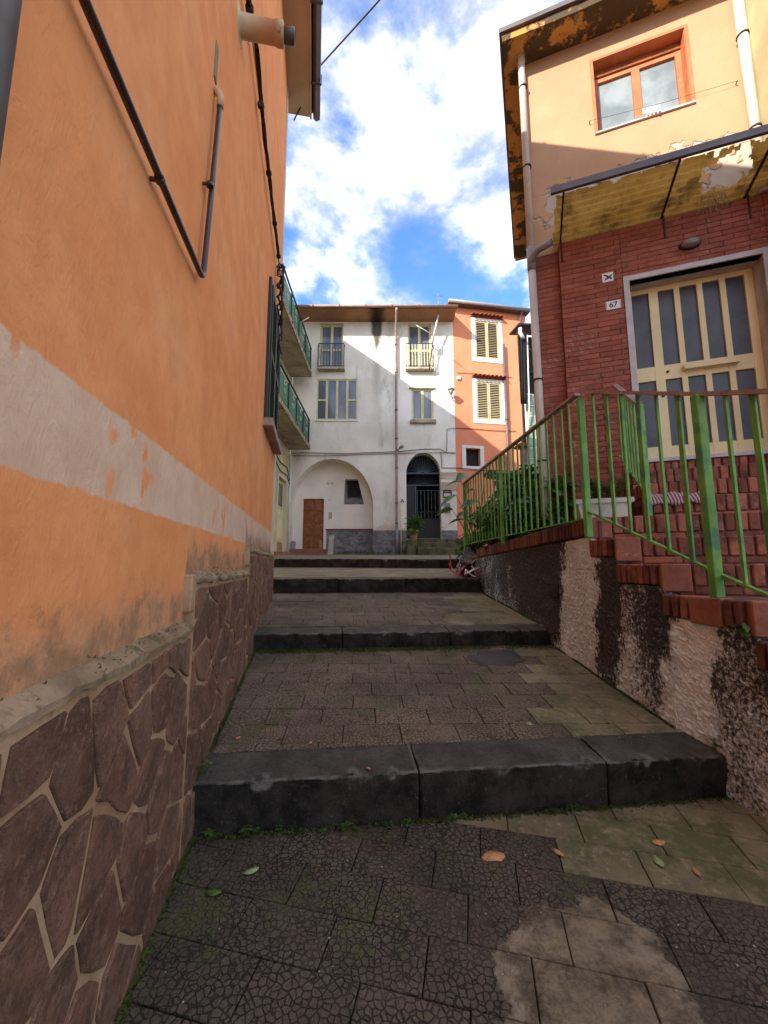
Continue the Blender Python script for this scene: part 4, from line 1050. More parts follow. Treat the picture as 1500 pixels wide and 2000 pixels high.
glazed(wb, WF, w1, [0.5], {0:[0.42], 1:[0.42]}, 0.07, -0.16, M['yellow_frame2'], M['glass_c'])
glazed(wb, WF, w2, [0.5], {0:[0.42], 1:[0.42]}, 0.07, -0.16, M['yellow_frame2'], M['glass_c'])
glazed(wb, WF, w3, [0.25, 0.5, 0.75], {0:[0.49], 3:[0.49]}, 0.06, -0.06, M['yellow_frame2'], M['glass_c'])
glazed(wb, WF, w4, [0.5], {}, 0.07, -0.06, M['yellow_frame2'], M['glass_c'])
bm = nb(); fbox(bm, WF, w4[0]-0.08, w4[1]+0.10, w4[2]-0.16, w4[2]-0.02, -0.05, 0.14); obj('window_sill', bm, M['slab'], wb, 0.01)
bm = nb(); fbox(bm, WF, w4[0]-0.1, w4[1]+0.1, w4[3]+0.005, w4[3]+0.05, -0.02, 0.07); obj('lintel', bm, M['slab'], wb)
bm = nb(); fbox(bm, WF, w3[0]-0.03, w3[1]+0.03, w3[2]-0.07, w3[2]-0.004, -0.05, 0.04); obj('window_sill', bm, M['trimwhite'], wb)
# two shallow balconies
for (px0, px1, topm) in ((622, 672, 'black_iron'), (793, 846, 'yellow_frame2')):
    a0, h1 = wp(px0, 671, 0.22); a1, _ = wp(px1, 671, 0.22); h0 = wp(px0, 717, 0.22)[1]
    bm = nb(); fbox(bm, WF, a0-0.03, a1+0.03, h0-0.09, h0, -0.02, 0.26); bal = obj('balcony', bm, M['slab'], wb, 0.01)
    bm = nb()
    for q in ((a0, a1),):
        bar(bm, WF.P(a0,h1,0.22), WF.P(a1,h1,0.22), 0.035, 0.03); bar(bm, WF.P(a0,h0+.05,0.22), WF.P(a1,h0+.05,0.22), 0.03, 0.025)
        for a in (a0, a1): bar(bm, WF.P(a,h1,0.0), WF.P(a,h1,0.205), 0.03, 0.03); bar(bm, WF.P(a,h0,0.22), WF.P(a,h1-.02,0.22), 0.035, 0.035, WF.n)
    obj('handrail', bm, M['black_iron'], bal)
    n = 9
    for k in range(1, n):
        a = a0+(a1-a0)*k/n; bm = nb(); bar(bm, WF.P(a,h0+.06,0.22), WF.P(a,h1-.016,0.22), 0.028, 0.014, WF.n); obj('baluster', bm, M[topm], bal)
# eave, gutter, roof
bm = nb(); quad_pts = [(-0.0, hT-0.03), (0.85, hT+0.0), (0.85, hT+0.09), (-0.0, hT+0.09)]
prism(bm, [WF.P(aL, h, d) for d, h in quad_pts], [WF.P(aR+0.02, h, d) for d, h in quad_pts]); obj('eave_soffit', bm, M['soffit_w'], wb)
bm = nb(); tube(bm, [WF.P(aL, hT+0.06, 0.92), WF.P(aR+0.05, hT+0.06, 0.92)], 0.055, 12); gt_ = obj('gutter', bm, M['gutter_w'], wb)
for k in range(6):
    a = aL+0.9+k*1.05; bm = nb(); lathe(bm, WF.P(a, hT+0.06, 0.92), WF.r, [(0,.066),(0,.076),(.04,.076),(.04,.066)], 12); obj('gutter_bracket', bm, M['quarry'], gt_)
bm = nb(); prism(bm, [WF.P(aL, hT+0.095, 0.86), WF.P(aL, hT+0.14, 0.86), WF.P(aL, hT+1.0, -2.5), WF.P(aL, hT+0.1, -5.2)], [WF.P(aR, hT+0.095, 0.86), WF.P(aR, hT+0.14, 0.86), WF.P(aR, hT+1.0, -2.5), WF.P(aR, hT+0.1, -5.2)]); obj('roof', bm, M['rooftile'], wb)
# downpipe with its joints; the lowest run is iron
a = wp(774, 800, 0.10)[0]; zt_ = hT-0.35
pts = [WF.P(a, hT+0.0, 0.92), WF.P(a, hT-0.12, 0.86), WF.P(a, hT-0.50, 0.22), WF.P(a, hT-0.70, 0.11), WF.P(a, 5.2, 0.11), WF.P(a, 3.0, 0.11), WF.P(a, 1.50, 0.11)]
bm = nb(); tube(bm, pts, 0.048, 12); dp = obj('downpipe', bm, M['handrail'], wb)
for h in (10.2, 9.0, 7.4, 6.2, 5.0, 3.6, 2.8):
    bm = nb(); lathe(bm, WF.P(a, h, 0.11), (0,0,1), [(0,.05),(0,.064),(.05,.064),(.05,.05)], 12); fbox(bm, WF, a-.015, a+.015, h, h+.04, -0.01, 0.08); obj('pipe_clip', bm, M['gutter'], dp)
bm = nb(); tube(bm, [WF.P(a, 1.46, 0.11), WF.P(a, 2.65, 0.11)], 0.062, 12); obj('iron_foot', bm, M['grey_pipe'], dp)
# small floodlight on the pipe
a_, h_ = wp(783, 873, 0.3); fl = thing('floodlight', WF.P(a_, h_, 0.3), 'small grey floodlight bracketed to the downpipe of the white building', 'lamp')
bm = nb(); bar(bm, WF.P(a, h_-0.12, 0.15), WF.P(a_, h_-0.02, 0.28), 0.03, 0.03); obj('bracket', bm, M['steel'], fl)
bm = nb(); lathe(bm, WF.P(a_-0.06, h_-0.03, 0.26), WF.r+Vector((0,-.5,.35)), [(0,.03),(.03,.055),(.16,.07),(.18,.065)], 12); obj('lamp_head', bm, M['grey_pipe'], fl)
# yellow standpipe with a tap by the gate
a_, h_ = wp(783, 980, 0.08)
sp = thing('standpipe', WF.P(a_, 1.6, 0.08), 'thin yellow water pipe with a tap beside the arched gate', 'pipe')
bm = nb(); tube(bm, [WF.P(a_, 1.56, 0.06), WF.P(a_, h_, 0.06)], 0.022, 8); obj('pipe', bm, M['yellow_frame'], sp)
bm = nb(); tube(bm, [WF.P(a_, h_-0.01, 0.06), WF.P(a_+0.03, h_+0.03, 0.09), WF.P(a_+0.10, h_+0.03, 0.11), WF.P(a_+0.11, h_-0.03, 0.11)], 0.022, 8); lathe(bm, WF.P(a_+0.05, h_+0.045, 0.09), (0,0,1), [(0,.01),(.03,.012),(.032,.045),(.045,.045)], 8); obj('tap', bm, M['black_iron'], sp)
# cables along the facade
for i, (pts, rr, lab) in enumerate([
    ([(572,885),(600,884),(665,886),(720,884),(775,882),(830,877),(860,877),(872,884),(889,885)], 0.014, 'grey cable run along the white facade just above the arches'),
    ([(572,890),(640,890),(720,887),(790,885),(850,884),(862,884),(890,884)], 0.012, 'second grey cable sagging close over the crowns of both arches'),
    ([(872,884),(873,860),(873,838),(889,836)], 0.012, 'grey cable climbing the white facade beside the far orange house'),
    ([(861,884),(863,900),(863,914),(868,914),(890,914),(930,917),(1000,920)], 0.014, 'dark cable running from the gate arch across the far orange house')]):
    bm = nb(); P_ = []
    for px, py in pts:
        if px <= 888: q = WF.pix(px, py, 0.035); P_.append(WF.P(q[0], q[1], 0.035))
        else: q = OF.pix(px, py, 0.035); P_.append(OF.P(q[0], q[1], 0.035))
    tube(bm, P_, rr, 6); tag(obj('facade_cable', bm, M['cable_grey'] if i < 3 else M['cable']), lab, 'cable')
# TV aerial on the balcony and the yagi on the roof
a0, h0 = wp(838, 700, 0.24); a1, h1 = wp(856, 616, 0.5)
av = thing('television_aerial', WF.P(a0, h0, 0.24), 'television aerial with a white tipped pole leaning out over the right balcony', 'aerial')
am, hm = wp(846, 660, 0.38); bm = nb(); tube(bm, [WF.P(a0,h0-0.5,0.245), WF.P(am,hm,0.40)], 0.022, 8); obj('mast', bm, M['steel'], av)
bm = nb(); tube(bm, [WF.P(am,hm,0.40), WF.P(a1,h1,0.52)], 0.034, 10); obj('pole_tip', bm, M['plate'], av)
for k, (p, q) in enumerate([((812,636),(848,656)), ((846,664),(884,690)), ((844,700),(850,672))]):
    x0, z0 = wp(*p, 0.5); x1, z1 = wp(*q, 0.4); bm = nb(); tube(bm, [WF.P(x0,z0,0.55), WF.P(x1,z1,0.42)], 0.014, 7); boom = obj('boom', bm, M['plate'], av)
    for j in range(6):
        f = j/5; c = WF.P(x0+(x1-x0)*f, z0+(z1-z0)*f, 0.55-0.13*f); bm = nb(); tube(bm, [c-Vector((0,.16,0))-Vector((.02,0,.03)), c+Vector((0,.16,0))+Vector((.02,0,.03))], 0.006, 5); obj('element', bm, M['grey_pipe'], boom)
bm = nb(); fbox(bm, WF, am-0.05, am+0.09, hm-0.30, hm-0.02, 0.30, 0.38); obj('amplifier_box', bm, M['plate'], av, 0.01)
q = wp(857, 600, 0.0); ya = thing('roof_aerial', (q[0], 17.0, hT+0.5), 'small thin television aerial standing on the roof ridge against the sky', 'aerial')
zr = onY(857, 597, 17.0).z; xr = onY(857, 597, 17.0).x; zt2 = onY(855, 573, 17.0).z
bm = nb(); tube(bm, [(xr,17.0,hT+0.3),(xr-0.03,17.0,zt2)], 0.014, 6); obj('mast', bm, M['grey_pipe'], ya)
bm = nb(); tube(bm, [(xr-0.12,17.1,zt2-0.05),(xr+0.14,16.9,zt2-0.22)], 0.010, 6); obj('boom', bm, M['grey_pipe'], ya)
for j in range(5):
    c = Vector((xr-0.12+0.065*j, 17.1-0.05*j, zt2-0.05-0.042*j)); bm = nb(); tube(bm, [c-Vector((.03,.2,.06)), c+Vector((.03,.2,.06))], 0.007, 5); obj('element', bm, M['grey_pipe'], ya)
# wall lantern near the joint of the two houses
a_, h_ = wp(881, 758, 0.35); ln = thing('street_lantern', WF.P(a_, h_-0.2, 0.3), 'grey street lantern on a bracket at the right edge of the white facade', 'lamp')
bm = nb(); tube(bm, [WF.P(a_+0.16,h_-0.38,-0.01), WF.P(a_+0.10,h_-0.36,0.12), WF.P(a_,h_-0.28,0.30)], 0.022, 8); obj('bracket', bm, M['grey_pipe'], ln)
bm = nb(); lathe(bm, WF.P(a_,h_-0.26,0.32), (0,0,1), [(0,.04),(.03,.06),(.20,.13)], 6); obj('lamp_glass', bm, M['lampglass'], ln)
bm = nb(); lathe(bm, WF.P(a_,h_-0.06,0.32), (0,0,1), [(0,.16),(.03,.15),(.10,.06),(.13,.02)], 6); obj('lamp_hood', bm, M['grey_pipe'], ln)
# the nameplate in its iron frame and the boxes on the pier right of the gate
a_, h_ = wp(874, 966, 0.05); sg = thing('iron_framed_sign', WF.P(a_, h_-.2, 0.03), 'small white plate in an ornate dark iron frame beside the gate', 'sign')
bm = nb(); frame_rect(bm, WF, a_-.17, a_+.17, h_-.11, h_+.11, .03, -0.01, 0.06); obj('frame', bm, M['black_iron'], sg)
bm = nb(); tube(bm, [WF.P(a_+.16*math.cos(q*math.pi/8), h_+.115+.07*math.sin(q*math.pi/8), 0.04) for q in range(9)], 0.016, 6); obj('scroll', bm, M['black_iron'], sg)
bm = nb(); fbox(bm, WF, a_-.138, a_+.138, h_-.078, h_+.078, 0.0, 0.03); obj('plate', bm, M['plate'], sg)
for k in range(3):
    bm = nb(); fbox(bm, WF, a_-.10, a_+.10-.03*k, h_+.035-k*.045, h_+.043-k*.045, 0.029, 0.033); obj('writing_line', bm, M['grey_pipe'], sg)
a_, h_ = wp(873, 992, 0.05); bm = nb(); fbox(bm, WF, a_-.09, a_+.13, h_-.18, h_+.2, -0.01, 0.07); tag(obj('meter_box', bm, M['grey_pipe'], None, 0.012), 'narrow blue grey meter box below the iron framed sign', 'box')
for k, (h0, h1) in enumerate(((925, 936), (944, 958))):
    q0 = wp(864, h1)[1]; q1 = wp(864, h0)[1]; bm = nb(); prism(bm, [WF.P(g1+.02,q0,-0.01), WF.P(g1+.02,q0+.02,.05), WF.P(g1+.02,q1,.22), WF.P(g1+.02,q1+.05,.22), WF.P(g1+.02,q1+.05,-.01)], [WF.P(aR+.01,q0,-0.01), WF.P(aR+.01,q0+.02,.05), WF.P(aR+.01,q1,.22), WF.P(aR+.01,q1+.05,.22), WF.P(aR+.01,q1+.05,-.01)]); obj('cornice', bm, M['white'], wb)
# things leaning by the porch
a_, h_ = wp(646, 1066, 0.15); bm = nb(); zf = Z5(a_, 15.8)
prism(bm, [WF.P(a_-.11,zf,.22), WF.P(a_+.09,zf,.22), WF.P(a_+.09,zf,.18), WF.P(a_-.11,zf,.18)], [WF.P(a_-.07,zf+.74,.08), WF.P(a_+.11,zf+.74,.08), WF.P(a_+.11,zf+.74,.04), WF.P(a_-.07,zf+.74,.04)])
for k in range(5): prism(bm, [WF.P(a_-.105+.042*k,zf+.004,.228), WF.P(a_-.085+.042*k,zf+.004,.228), WF.P(a_-.085+.042*k,zf+.004,.2), WF.P(a_-.105+.042*k,zf+.004,.2)], [WF.P(a_-.065+.038*k,zf+.735,.088), WF.P(a_-.047+.038*k,zf+.735,.088), WF.P(a_-.047+.038*k,zf+.735,.06), WF.P(a_-.065+.038*k,zf+.735,.06)])
tag(obj('grooved_board', bm, M['wood_grey']), 'pale grooved wooden board leaning on the grey plinth of the porch', 'board')
a_ = wp(625, 1060, -0.2)[0]; bm = nb(); lathe(bm, WF.P(a_, Z5(a_,16.1)-0.01, -0.28), (0,0,1), [(0,.06),(.05,.065),(.10,.045),(.40,.05),(.46,.065),(.50,.04),(.55,.05),(.58,.01)], 10)
tag(obj('wooden_post', bm, M['ochre_post']), 'short turned ochre wooden post beside the brown panelled door', 'post')
a_ = wp(570, 1060, -0.15)[0]; bm = nb(); zf = Z5(a_, 16.0)
prism(bm, [WF.P(a_-.06,zf,-.1), WF.P(a_+.14,zf,-.1), WF.P(a_+.14,zf,-.13), WF.P(a_-.06,zf,-.13)], [WF.P(a_-.06,zf+.55,-.30), WF.P(a_+.12,zf+.52,-.30), WF.P(a_+.12,zf+.52,-.33), WF.P(a_-.06,zf+.55,-.33)]); tag(obj('grey_slab', bm, M['grey_pipe'], None, 0.006), 'grey slab propped inside the left jamb of the porch arch', 'slab')

# ================================================================== FAR ORANGE HOUSE
fo = thing('orange_town_house', OF.P(1.4, 1.6, 0), 'bright orange town house with white framed ochre shutters next to the white building', 'house')
op = OF.pix
oR = op(1030, 700)[0]; oT0 = op(890, 600)[1]; oT1 = op(1020, 614)[1]; oT = (oT0+oT1)/2
s1 = prect(OF, 928, 626, 974, 699); s2 = prect(OF, 931, 745, 979, 819); s3 = prect(OF, 910, 875, 938, 910)
bm = nb(); face_holes(bm, OF, rect(0.004, oR, 1.2, oT), [(rect(*s1), .14), (rect(*s2), .14), (rect(*s3), .22)])
quad(bm, OF.P(oR,1.2,0), OF.P(oR,1.2,-5), OF.P(oR,oT,-5), OF.P(oR,oT,0)); quad(bm, OF.P(0.004,oT,0), OF.P(oR,oT,0), OF.P(oR,oT,-5), OF.P(0.004,oT,-5))
quad(bm, OF.P(0.004,1.2,0), OF.P(0.004,oT,0), OF.P(0.004,oT,-5), OF.P(0.004,1.2,-5)); quad(bm, OF.P(0.004,1.2,-5), OF.P(oR,1.2,-5), OF.P(oR,oT,-5), OF.P(0.004,oT,-5))
obj('wall', bm, M['orange2'], fo)
for r_, tl_ in ((s1, True), (s2, True), (s3, False)):
    a0, a1, h0, h1 = r_; w = 0.16; bm = nb()
    fbox(bm, OF, a0-w, a0, h0-w, h1+w*.7, -0.02, 0.025); fbox(bm, OF, a1, a1+w, h0-w, h1+w*.7, -0.02, 0.025)
    fbox(bm, OF, a0, a1, h0-w, h0-.001, -0.02, 0.025); fbox(bm, OF, a0, a1, h1+.001, h1+w*.7, -0.02, 0.025); win = obj('window', bm, M['trimwhite'], fo)
    if tl_:
        m_ = (a0+a1)/2
        for b0, b1 in ((a0+.01, m_-.005), (m_+.005, a1-.01)):
            s = nb(); frame_rect(s, OF, b0, b1, h0+.01, h1-.01, .055, -0.06, 0.0); obj('shutter', s, M['louvre'], win)
            s = nb(); n = 20
            for k in range(n):
                h = h0+.075+(h1-h0-.15)*k/n
                prism(s, [OF.P(b0+.05,h+.045,-.055), OF.P(b0+.05,h+.052,-.055), OF.P(b0+.05,h+.012,-.004), OF.P(b0+.05,h+.005,-.004)], [OF.P(b1-.05,h+.045,-.055), OF.P(b1-.05,h+.052,-.055), OF.P(b1-.05,h+.012,-.004), OF.P(b1-.05,h+.005,-.004)])
            obj('louvres', s, M['louvre'], win, kind='stuff')
        s = nb(); fbox(s, OF, a0, a1, h0, h1, -0.135, -0.10); obj('dark_gap', s, M['dark'], win)
        hood = nb(); prism(hood, [OF.P(a0-.2,h1+.15,-0.01), OF.P(a0-.2,h1+.15,.05), OF.P(a0-.2,h1+.24,-.01)], [OF.P(a1+.2,h1+.15,-0.01), OF.P(a1+.2,h1+.15,.05), OF.P(a1+.2,h1+.24,-.01)]); hd = obj('tile_hood', hood, M['rooftile'], win)
        n = 8
        for k in range(n):
            a = a0-.18+(a1-a0+.36)*(k+.5)/n; s = nb(); w2_ = (a1-a0+.36)/n/2
            ring = [[s.verts.new(OF.P(a+rr*w2_*math.cos(q), h1+.235-dd*.30+rr*w2_*math.sin(q)*0.9, dd)) for q in [math.pi*j/6 for j in range(7)] ] for dd, rr in ((-.005, .85), (.24, 1.0))]
            ring2 = [[s.verts.new(OF.P(a+(rr-.2)*w2_*math.cos(q), h1+.235-dd*.30+(rr-.2)*w2_*math.sin(q)*0.9, dd)) for q in [math.pi*j/6 for j in range(7)] ] for dd, rr in ((-.005, .85), (.24, 1.0))]
            for j in range(6):
                s.faces.new((ring[0][j], ring[0][j+1], ring[1][j+1], ring[1][j])); s.faces.new((ring2[0][j], ring2[0][j+1], ring2[1][j+1], ring2[1][j])); s.faces.new((ring[1][j], ring[1][j+1], ring2[1][j+1], ring2[1][j]))
            obj('roof_tile', s, M['rooftile'], hd)
    else:
        s = nb(); fbox(s, OF, a0, a1, h0, h1, -0.215, -0.20); obj('dark_gap', s, M['dark'], win)
bm = nb(); fbox(bm, OF, -0.25, oR+0.1, oT+.002, oT+.09, -5, 0.22); obj('roof', bm, M['gutter'], fo)
bm = nb(); tube(bm, [OF.P(-0.25,oT+.06,.30), OF.P(oR+0.1,oT+.03,.30)], .075, 12); obj('gutter', bm, M['grey_pipe'], fo)
a_ = op(987, 760, .08)[0]; bm = nb(); tube(bm, [OF.P(a_, op(985,675)[1], .09), OF.P(a_, 1.5, .09)], .055, 12); dp = obj('downpipe', bm, M['gutter'], fo)
for py in (740, 822): 
    h = op(988, py)[1]; bm = nb(); lathe(bm, OF.P(a_, h, .09), (0,0,1), [(0,.056),(0,.072),(.05,.072),(.05,.056)], 12); obj('pipe_clip', bm, M['gutter'], dp)
a_ = op(1017, 640, .08)[0]; bm = nb(); tube(bm, [OF.P(a_, oT+.02, .28), OF.P(a_, oT-.2, .10), OF.P(a_, oT-2.2, .09)], .045, 10); obj('downpipe', bm, M['gutter'], fo)
a_, h_ = op(896, 738, .05); bm = nb(); fbox(bm, OF, a_-.08, a_+.08, h_-.07, h_+.07, -.01, .07); tag(obj('junction_box', bm, M['plate'], None, .01), 'small white junction box on the orange town house by the lantern', 'box')
for k, (pts, lab) in enumerate([([(893,728),(925,729),(960,733),(1000,737)], 'thin dark cable sagging over the lower pair of ochre shutters'), ([(890,836),(930,838),(965,841),(1008,842)], 'thin dark cable sagging across the orange wall over the small window')]):
    bm = nb(); tube(bm, [OF.P(*op(px, py, .03), .03) for px, py in pts], .011, 6); tag(obj('facade_cable', bm, M['cable']), lab, 'cable')

# ================================================================== CREAM BUILDING WITH BALCONIES (left, behind the orange house)
cb_ = thing('balcony_building', (-3.75, 13.5, 1.5), 'cream plastered building with two green balconies beyond the orange house', 'house')
CT = 12.0
def yon(px, X=-3.75, py=990): return X/(ray(px, py).x/ray(px, py).y)
dy0, dy1 = yon(541), yon(557); dh0, dh1 = 1.62, 4.35
bm = nb(); face_holes(bm, CF, rect(7.2, 15.99, 1.0, CT), [(rect(dy0, dy1, dh0, dh1), .15)])
quad(bm, CF.P(7.2,1.0,0), CF.P(7.2,CT,0), CF.P(7.2,CT,-5), CF.P(7.2,1.0,-5)); quad(bm, CF.P(7.2,CT,0), CF.P(15.99,CT,0), CF.P(15.99,CT,-5), CF.P(7.2,CT,-5))
quad(bm, CF.P(15.99,1.0,0), CF.P(15.99,1.0,-5), CF.P(15.99,CT,-5), CF.P(15.99,CT,0)); quad(bm, CF.P(7.2,1.0,-5), CF.P(15.99,1.0,-5), CF.P(15.99,CT,-5), CF.P(7.2,CT,-5))
obj('wall', bm, M['creamwall2'], cb_)
bm = nb(); 
for q in ((7.3, dy0-.12, 1.1, 5.4), (dy1+.12, 15.94, 1.1, 5.4), (dy0-.12, dy1+.12, dh1+.12, 5.4)): fbox(bm, CF, *q, -.02, .02)
obj('yellow_dado', bm, M['yellowwall'], cb_)
bm = nb(); fbox(bm, CF, dy0, dy1, dh0, dh1, -.16, -.10); door = obj('door', bm, M['yellow_frame2'], cb_)
bm = nb(); fbox(bm, CF, dy0+.12, dy1-.12, dh0+1.75, dh1-.15, -.11, -.085); obj('fanlight', bm, M['glass'], door)
for k in range(2):
    bm = nb(); fbox(bm, CF, dy0+.10+k*(dy1-dy0)/2, dy0+(dy1-dy0)/2-.05+k*(dy1-dy0)/2, dh0+.5, dh0+1.6, -.11, -.08); obj('door_panel', bm, M['yellow_frame'], door, .01)
bm = nb(); fbox(bm, CF, dy0, dy1, dh0, dh0+.42, -.11, -.07); obj('kick_plate', bm, M['ochre_post'], door)
bm = nb(); frame_rect(bm, CF, dy0-.11, dy1+.11, dh0-.3, dh1+.11, .108, -.02, .035); obj('door_surround', bm, M['creamwall2'], cb_)
bm = nb(); fbox(bm, CF, dy0-.3, dy1+.45, 1.2, 1.66, -.02, .32); obj('doorstep', bm, M['quarry'], cb_, .015)
bm = nb(); tube(bm, [CF.P(15.80, 5.5, .06), CF.P(15.80, 1.6, .06)], .05, 10); obj('downpipe', bm, M['trimwhite'], cb_)
for k, (d0, h0) in enumerate(((.05, 4.9), (.05, 4.6))):
    bm = nb(); tube(bm, [CF.P(13.2+.3*k, h0+.2, .04), CF.P(14.3, h0-.05, .05), CF.P(15.3, h0, .05), CF.P(15.85, h0-.5+.2*k, .06), CF.P(15.88, 2.9, .06)], .016, 6); obj('cable', bm, M['cable'], cb_)
XB = -2.92; YB0, YB1 = 8.6, 15.55
for zi, zs in enumerate((onY(604, 877, YB1).z, onY(611, 735, YB1).z)):
    bl = thing('balcony', (-3.3, 12, zs), ['green sheeted balcony of the cream building, the lower one above its door', 'green sheeted balcony of the cream building, the upper one against the sky'][zi], 'balcony')
    bm = nb(); box(bm, -3.748, XB, YB0, YB1, zs, zs+.13); obj('slab', bm, M['slab'], bl)
    bm = nb(); n = 60
    for k in range(n):      # the broken, mouldy edge of the slab
        y0 = YB0+(YB1-YB0)*k/n; y1 = YB0+(YB1-YB0)*(k+1)/n; q = rc.uniform(0, .035)
        box(bm, XB+.002, XB+.03+q*.4, y0+.0005, y1-.0005, zs-.015-q, zs+.15)
    box(bm, -3.74, XB, YB1+.002, YB1+.03, zs-.02, zs+.15)
    obj('slab_edge', bm, M['slab_edge'], bl)
    bm = nb(); zt3 = zs+1.16
    bar(bm, (XB-.02, YB0, zt3), (XB-.02, YB1, zt3), .05, .035); bar(bm, (XB-.02, YB1, zt3), (-3.74, YB1, zt3), .05, .03)
    bar(bm, (XB-.02, YB0, zs+.24), (XB-.02, YB1, zs+.24), .03, .03)
    for k in range(7):
        y = YB0+.03+(YB1-YB0-.06)*k/6; bar(bm, (XB-.02, y, zs+.10), (XB-.02, y, zt3-.018), .035, .035, (0,1,0))
    obj('rail', bm, M['green_dark'], bl)
    n = 62
    for k in range(n):      # the green sheet: upright ribs
        y0 = YB0+.02+(YB1-YB0-.04)*k/n; y1 = YB0+.02+(YB1-YB0-.04)*(k+1)/n
        if rc.random() < .02: continue
        bm = nb(); box(bm, XB-.055-.008*(k % 2), XB-.047-.008*(k % 2), y0+.004, y1-.004, zs+.20, zt3-.06-rc.uniform(0,.02)); obj('panel_strip', bm, M['green_sheet'], bl)
    for k in range(6):
        bm = nb(); x0 = -3.70+k*.13; box(bm, x0, x0+.12, YB1-.035, YB1-.028, zs+.20, zt3-.05); obj('panel_strip', bm, M['green_sheet'], bl)
    for k in range(6):      # wrought scrolls
        yc = YB0+.6+(YB1-YB0-1.2)*k/5; bm = nb()
        for sg_ in (1, -1):
            tube(bm, [Vector((XB+.005, yc+sg_*(.14-.012*q)*math.cos(q*.55), zs+.72+sg_*.10+sg_*(.14-.012*q)*math.sin(q*.55))) for q in range(11)], .009, 6)
        obj('scroll', bm, M['trimwhite'], bl)
    if zi == 1:
        bm = nb(); tube(bm, [(XB-.02, 13.6, zt3-.05), (XB+.22, 13.7, zt3+.18)], .012, 6); obj('drying_arm', bm, M['plate'], bl)
    for k in range(5):      # balcony brackets against the wall and their gloom stay with the slab
        pass

# ================================================================== OLD GREY HOUSE WITH TARPAULIN (behind the brick house)
GF = Fr((onY(1014, 760, 11.0).x, 11.0), (0.985, 0.17))
gh = thing('old_grey_house', GF.P(0.6, 1.4, 0), 'narrow grey rendered old house with a black tarpaulin between the orange and brick houses', 'house')
gz = lambda py: GF.pix(1030, py)[1]
bm = nb()
fbox(bm, GF, 0.0, 2.4, 1.0, gz(870), -.12, 0.0); obj('wall', bm, M['oldgrey'], gh)
bm = nb(); fbox(bm, GF, 0.12, 2.4, gz(868), gz(656), -.12, -0.04); obj('opening_shade', bm, M['dark'], gh)  # dark sheet behind the fence; the opening's shade is put into its colour
bm = nb(); hexa(bm, [GF.P(-.18,gz(655),.45), GF.P(2.4,gz(640),.45), GF.P(2.4,gz(640)+.05,.45), GF.P(-.18,gz(655)+.05,.45), GF.P(-.10,gz(650)+.03,-.25), GF.P(2.4,gz(636)+.03,-.25), GF.P(2.4,gz(636)+.08,-.25), GF.P(-.10,gz(650)+.08,-.25)]); obj('roof', bm, M['tarp'], gh)
bm = nb(); rows = []   # hanging tarpaulin with folds
for j in range(9):
    f = j/8; h = gz(662)+(gz(795)-gz(662))*f
    rows.append([bm.verts.new(GF.P(-.16+.055*f+(.30-.10*f)*k/8, h+.02*math.sin(k*2), .30-.10*f+.035*math.sin(k*2.3+f))) for k in range(9)])
for r0, r1 in zip(rows, rows[1:]):
    for k in range(8): bm.faces.new((r0[k], r0[k+1], r1[k+1], r1[k])).smooth = True
o_ = obj('tarpaulin', bm, M['tarp'], gh); so = o_.modifiers.new('thickness', 'SOLIDIFY'); so.thickness = .012
bm = nb(); tube(bm, [GF.P(-.12,gz(660),.42), GF.P(-.13,gz(668),.42), GF.P(-.06,gz(674),.40), GF.P(-.02,gz(676),.36)], .05, 10); obj('gutter_elbow', bm, M['plate'], gh)
bm = nb(); tube(bm, [GF.P(.16,gz(666),.28), GF.P(.17,gz(800),.20), GF.P(.15,gz(868),.05)], .018, 8); obj('pole', bm, M['plate'], gh)
for k in range(5):
    bm = nb(); fbox(bm, GF, .20+.07*k, .255+.07*k, gz(866), gz(822), -.02, -.01); obj('fence_strip', bm, M['leaf_yel'], gh)
bm = nb(); bar(bm, GF.P(.18,gz(830),0), GF.P(.6,gz(826),0), .02, .03); bar(bm, GF.P(.18,gz(730),0), GF.P(.6,gz(722),0), .02, .03); obj('fence_rail', bm, M['black_iron'], gh)
bm = nb(); fbox(bm, GF, .14, .42, gz(1000), gz(770), .002, .05); gbf = obj('glass_block_panel', bm, M['plate'], gh)
n = 9
for k in range(n):
    h0 = gz(960)+(gz(772)-gz(960))*k/n; h1 = gz(960)+(gz(772)-gz(960))*(k+1)/n
    bm = nb(); fbox(bm, GF, .165, .395, h0+.012, h1-.012, .04, .062); obj('glass_block', bm, M['glassblock'], gbf, .008)
bm = nb(); fbox(bm, GF, -.12, .14, gz(873), gz(873)+.05, -.3, .10)
for k in range(3): lathe(bm, GF.P(-.10+.09*k, gz(873)+.03, -.1), GF.n, [(0,.03),(.24,.045)], 8)
obj('roof_tile', bm, M['rooftile'], gh)

# ================================================================== BRICK HOUSE (right)
bh = thing('brick_house', HF.P(0.4, 1.5, 0), 'cream and red brick house with a yellow glazed door above brick steps', 'house')
hp = HF.pix
CD = -0.10                                        # cream wall lies behind the brick face
cA0 = hp(1033, 300, CD)[0]; cA1 = 1.62; cT = 8.05
uw = prect(HF, 1166, 112, 1330, 238, CD)
p_tl = hp(1157, 118, CD); p_bl = hp(1168, 256, CD); p_br = hp(1352, 205, CD); p_tr = hp(1336, 60, CD)
uw = ((p_tl[0]+p_bl[0])/2, (p_tr[0]+p_br[0])/2, (p_bl[1]+p_br[1])/2, (p_tl[1]+p_tr[1])/2)
DO = (0.0, 1.215, 2.33, 4.42)                      # door opening
bm = nb()
face_holes(bm, HF, rect(cA0, cA1, 0.9, cT), [(rect(*uw), .22), (rect(DO[0]-.02, DO[1]+.02, DO[2]-.02, DO[3]+.02), .3)], CD)
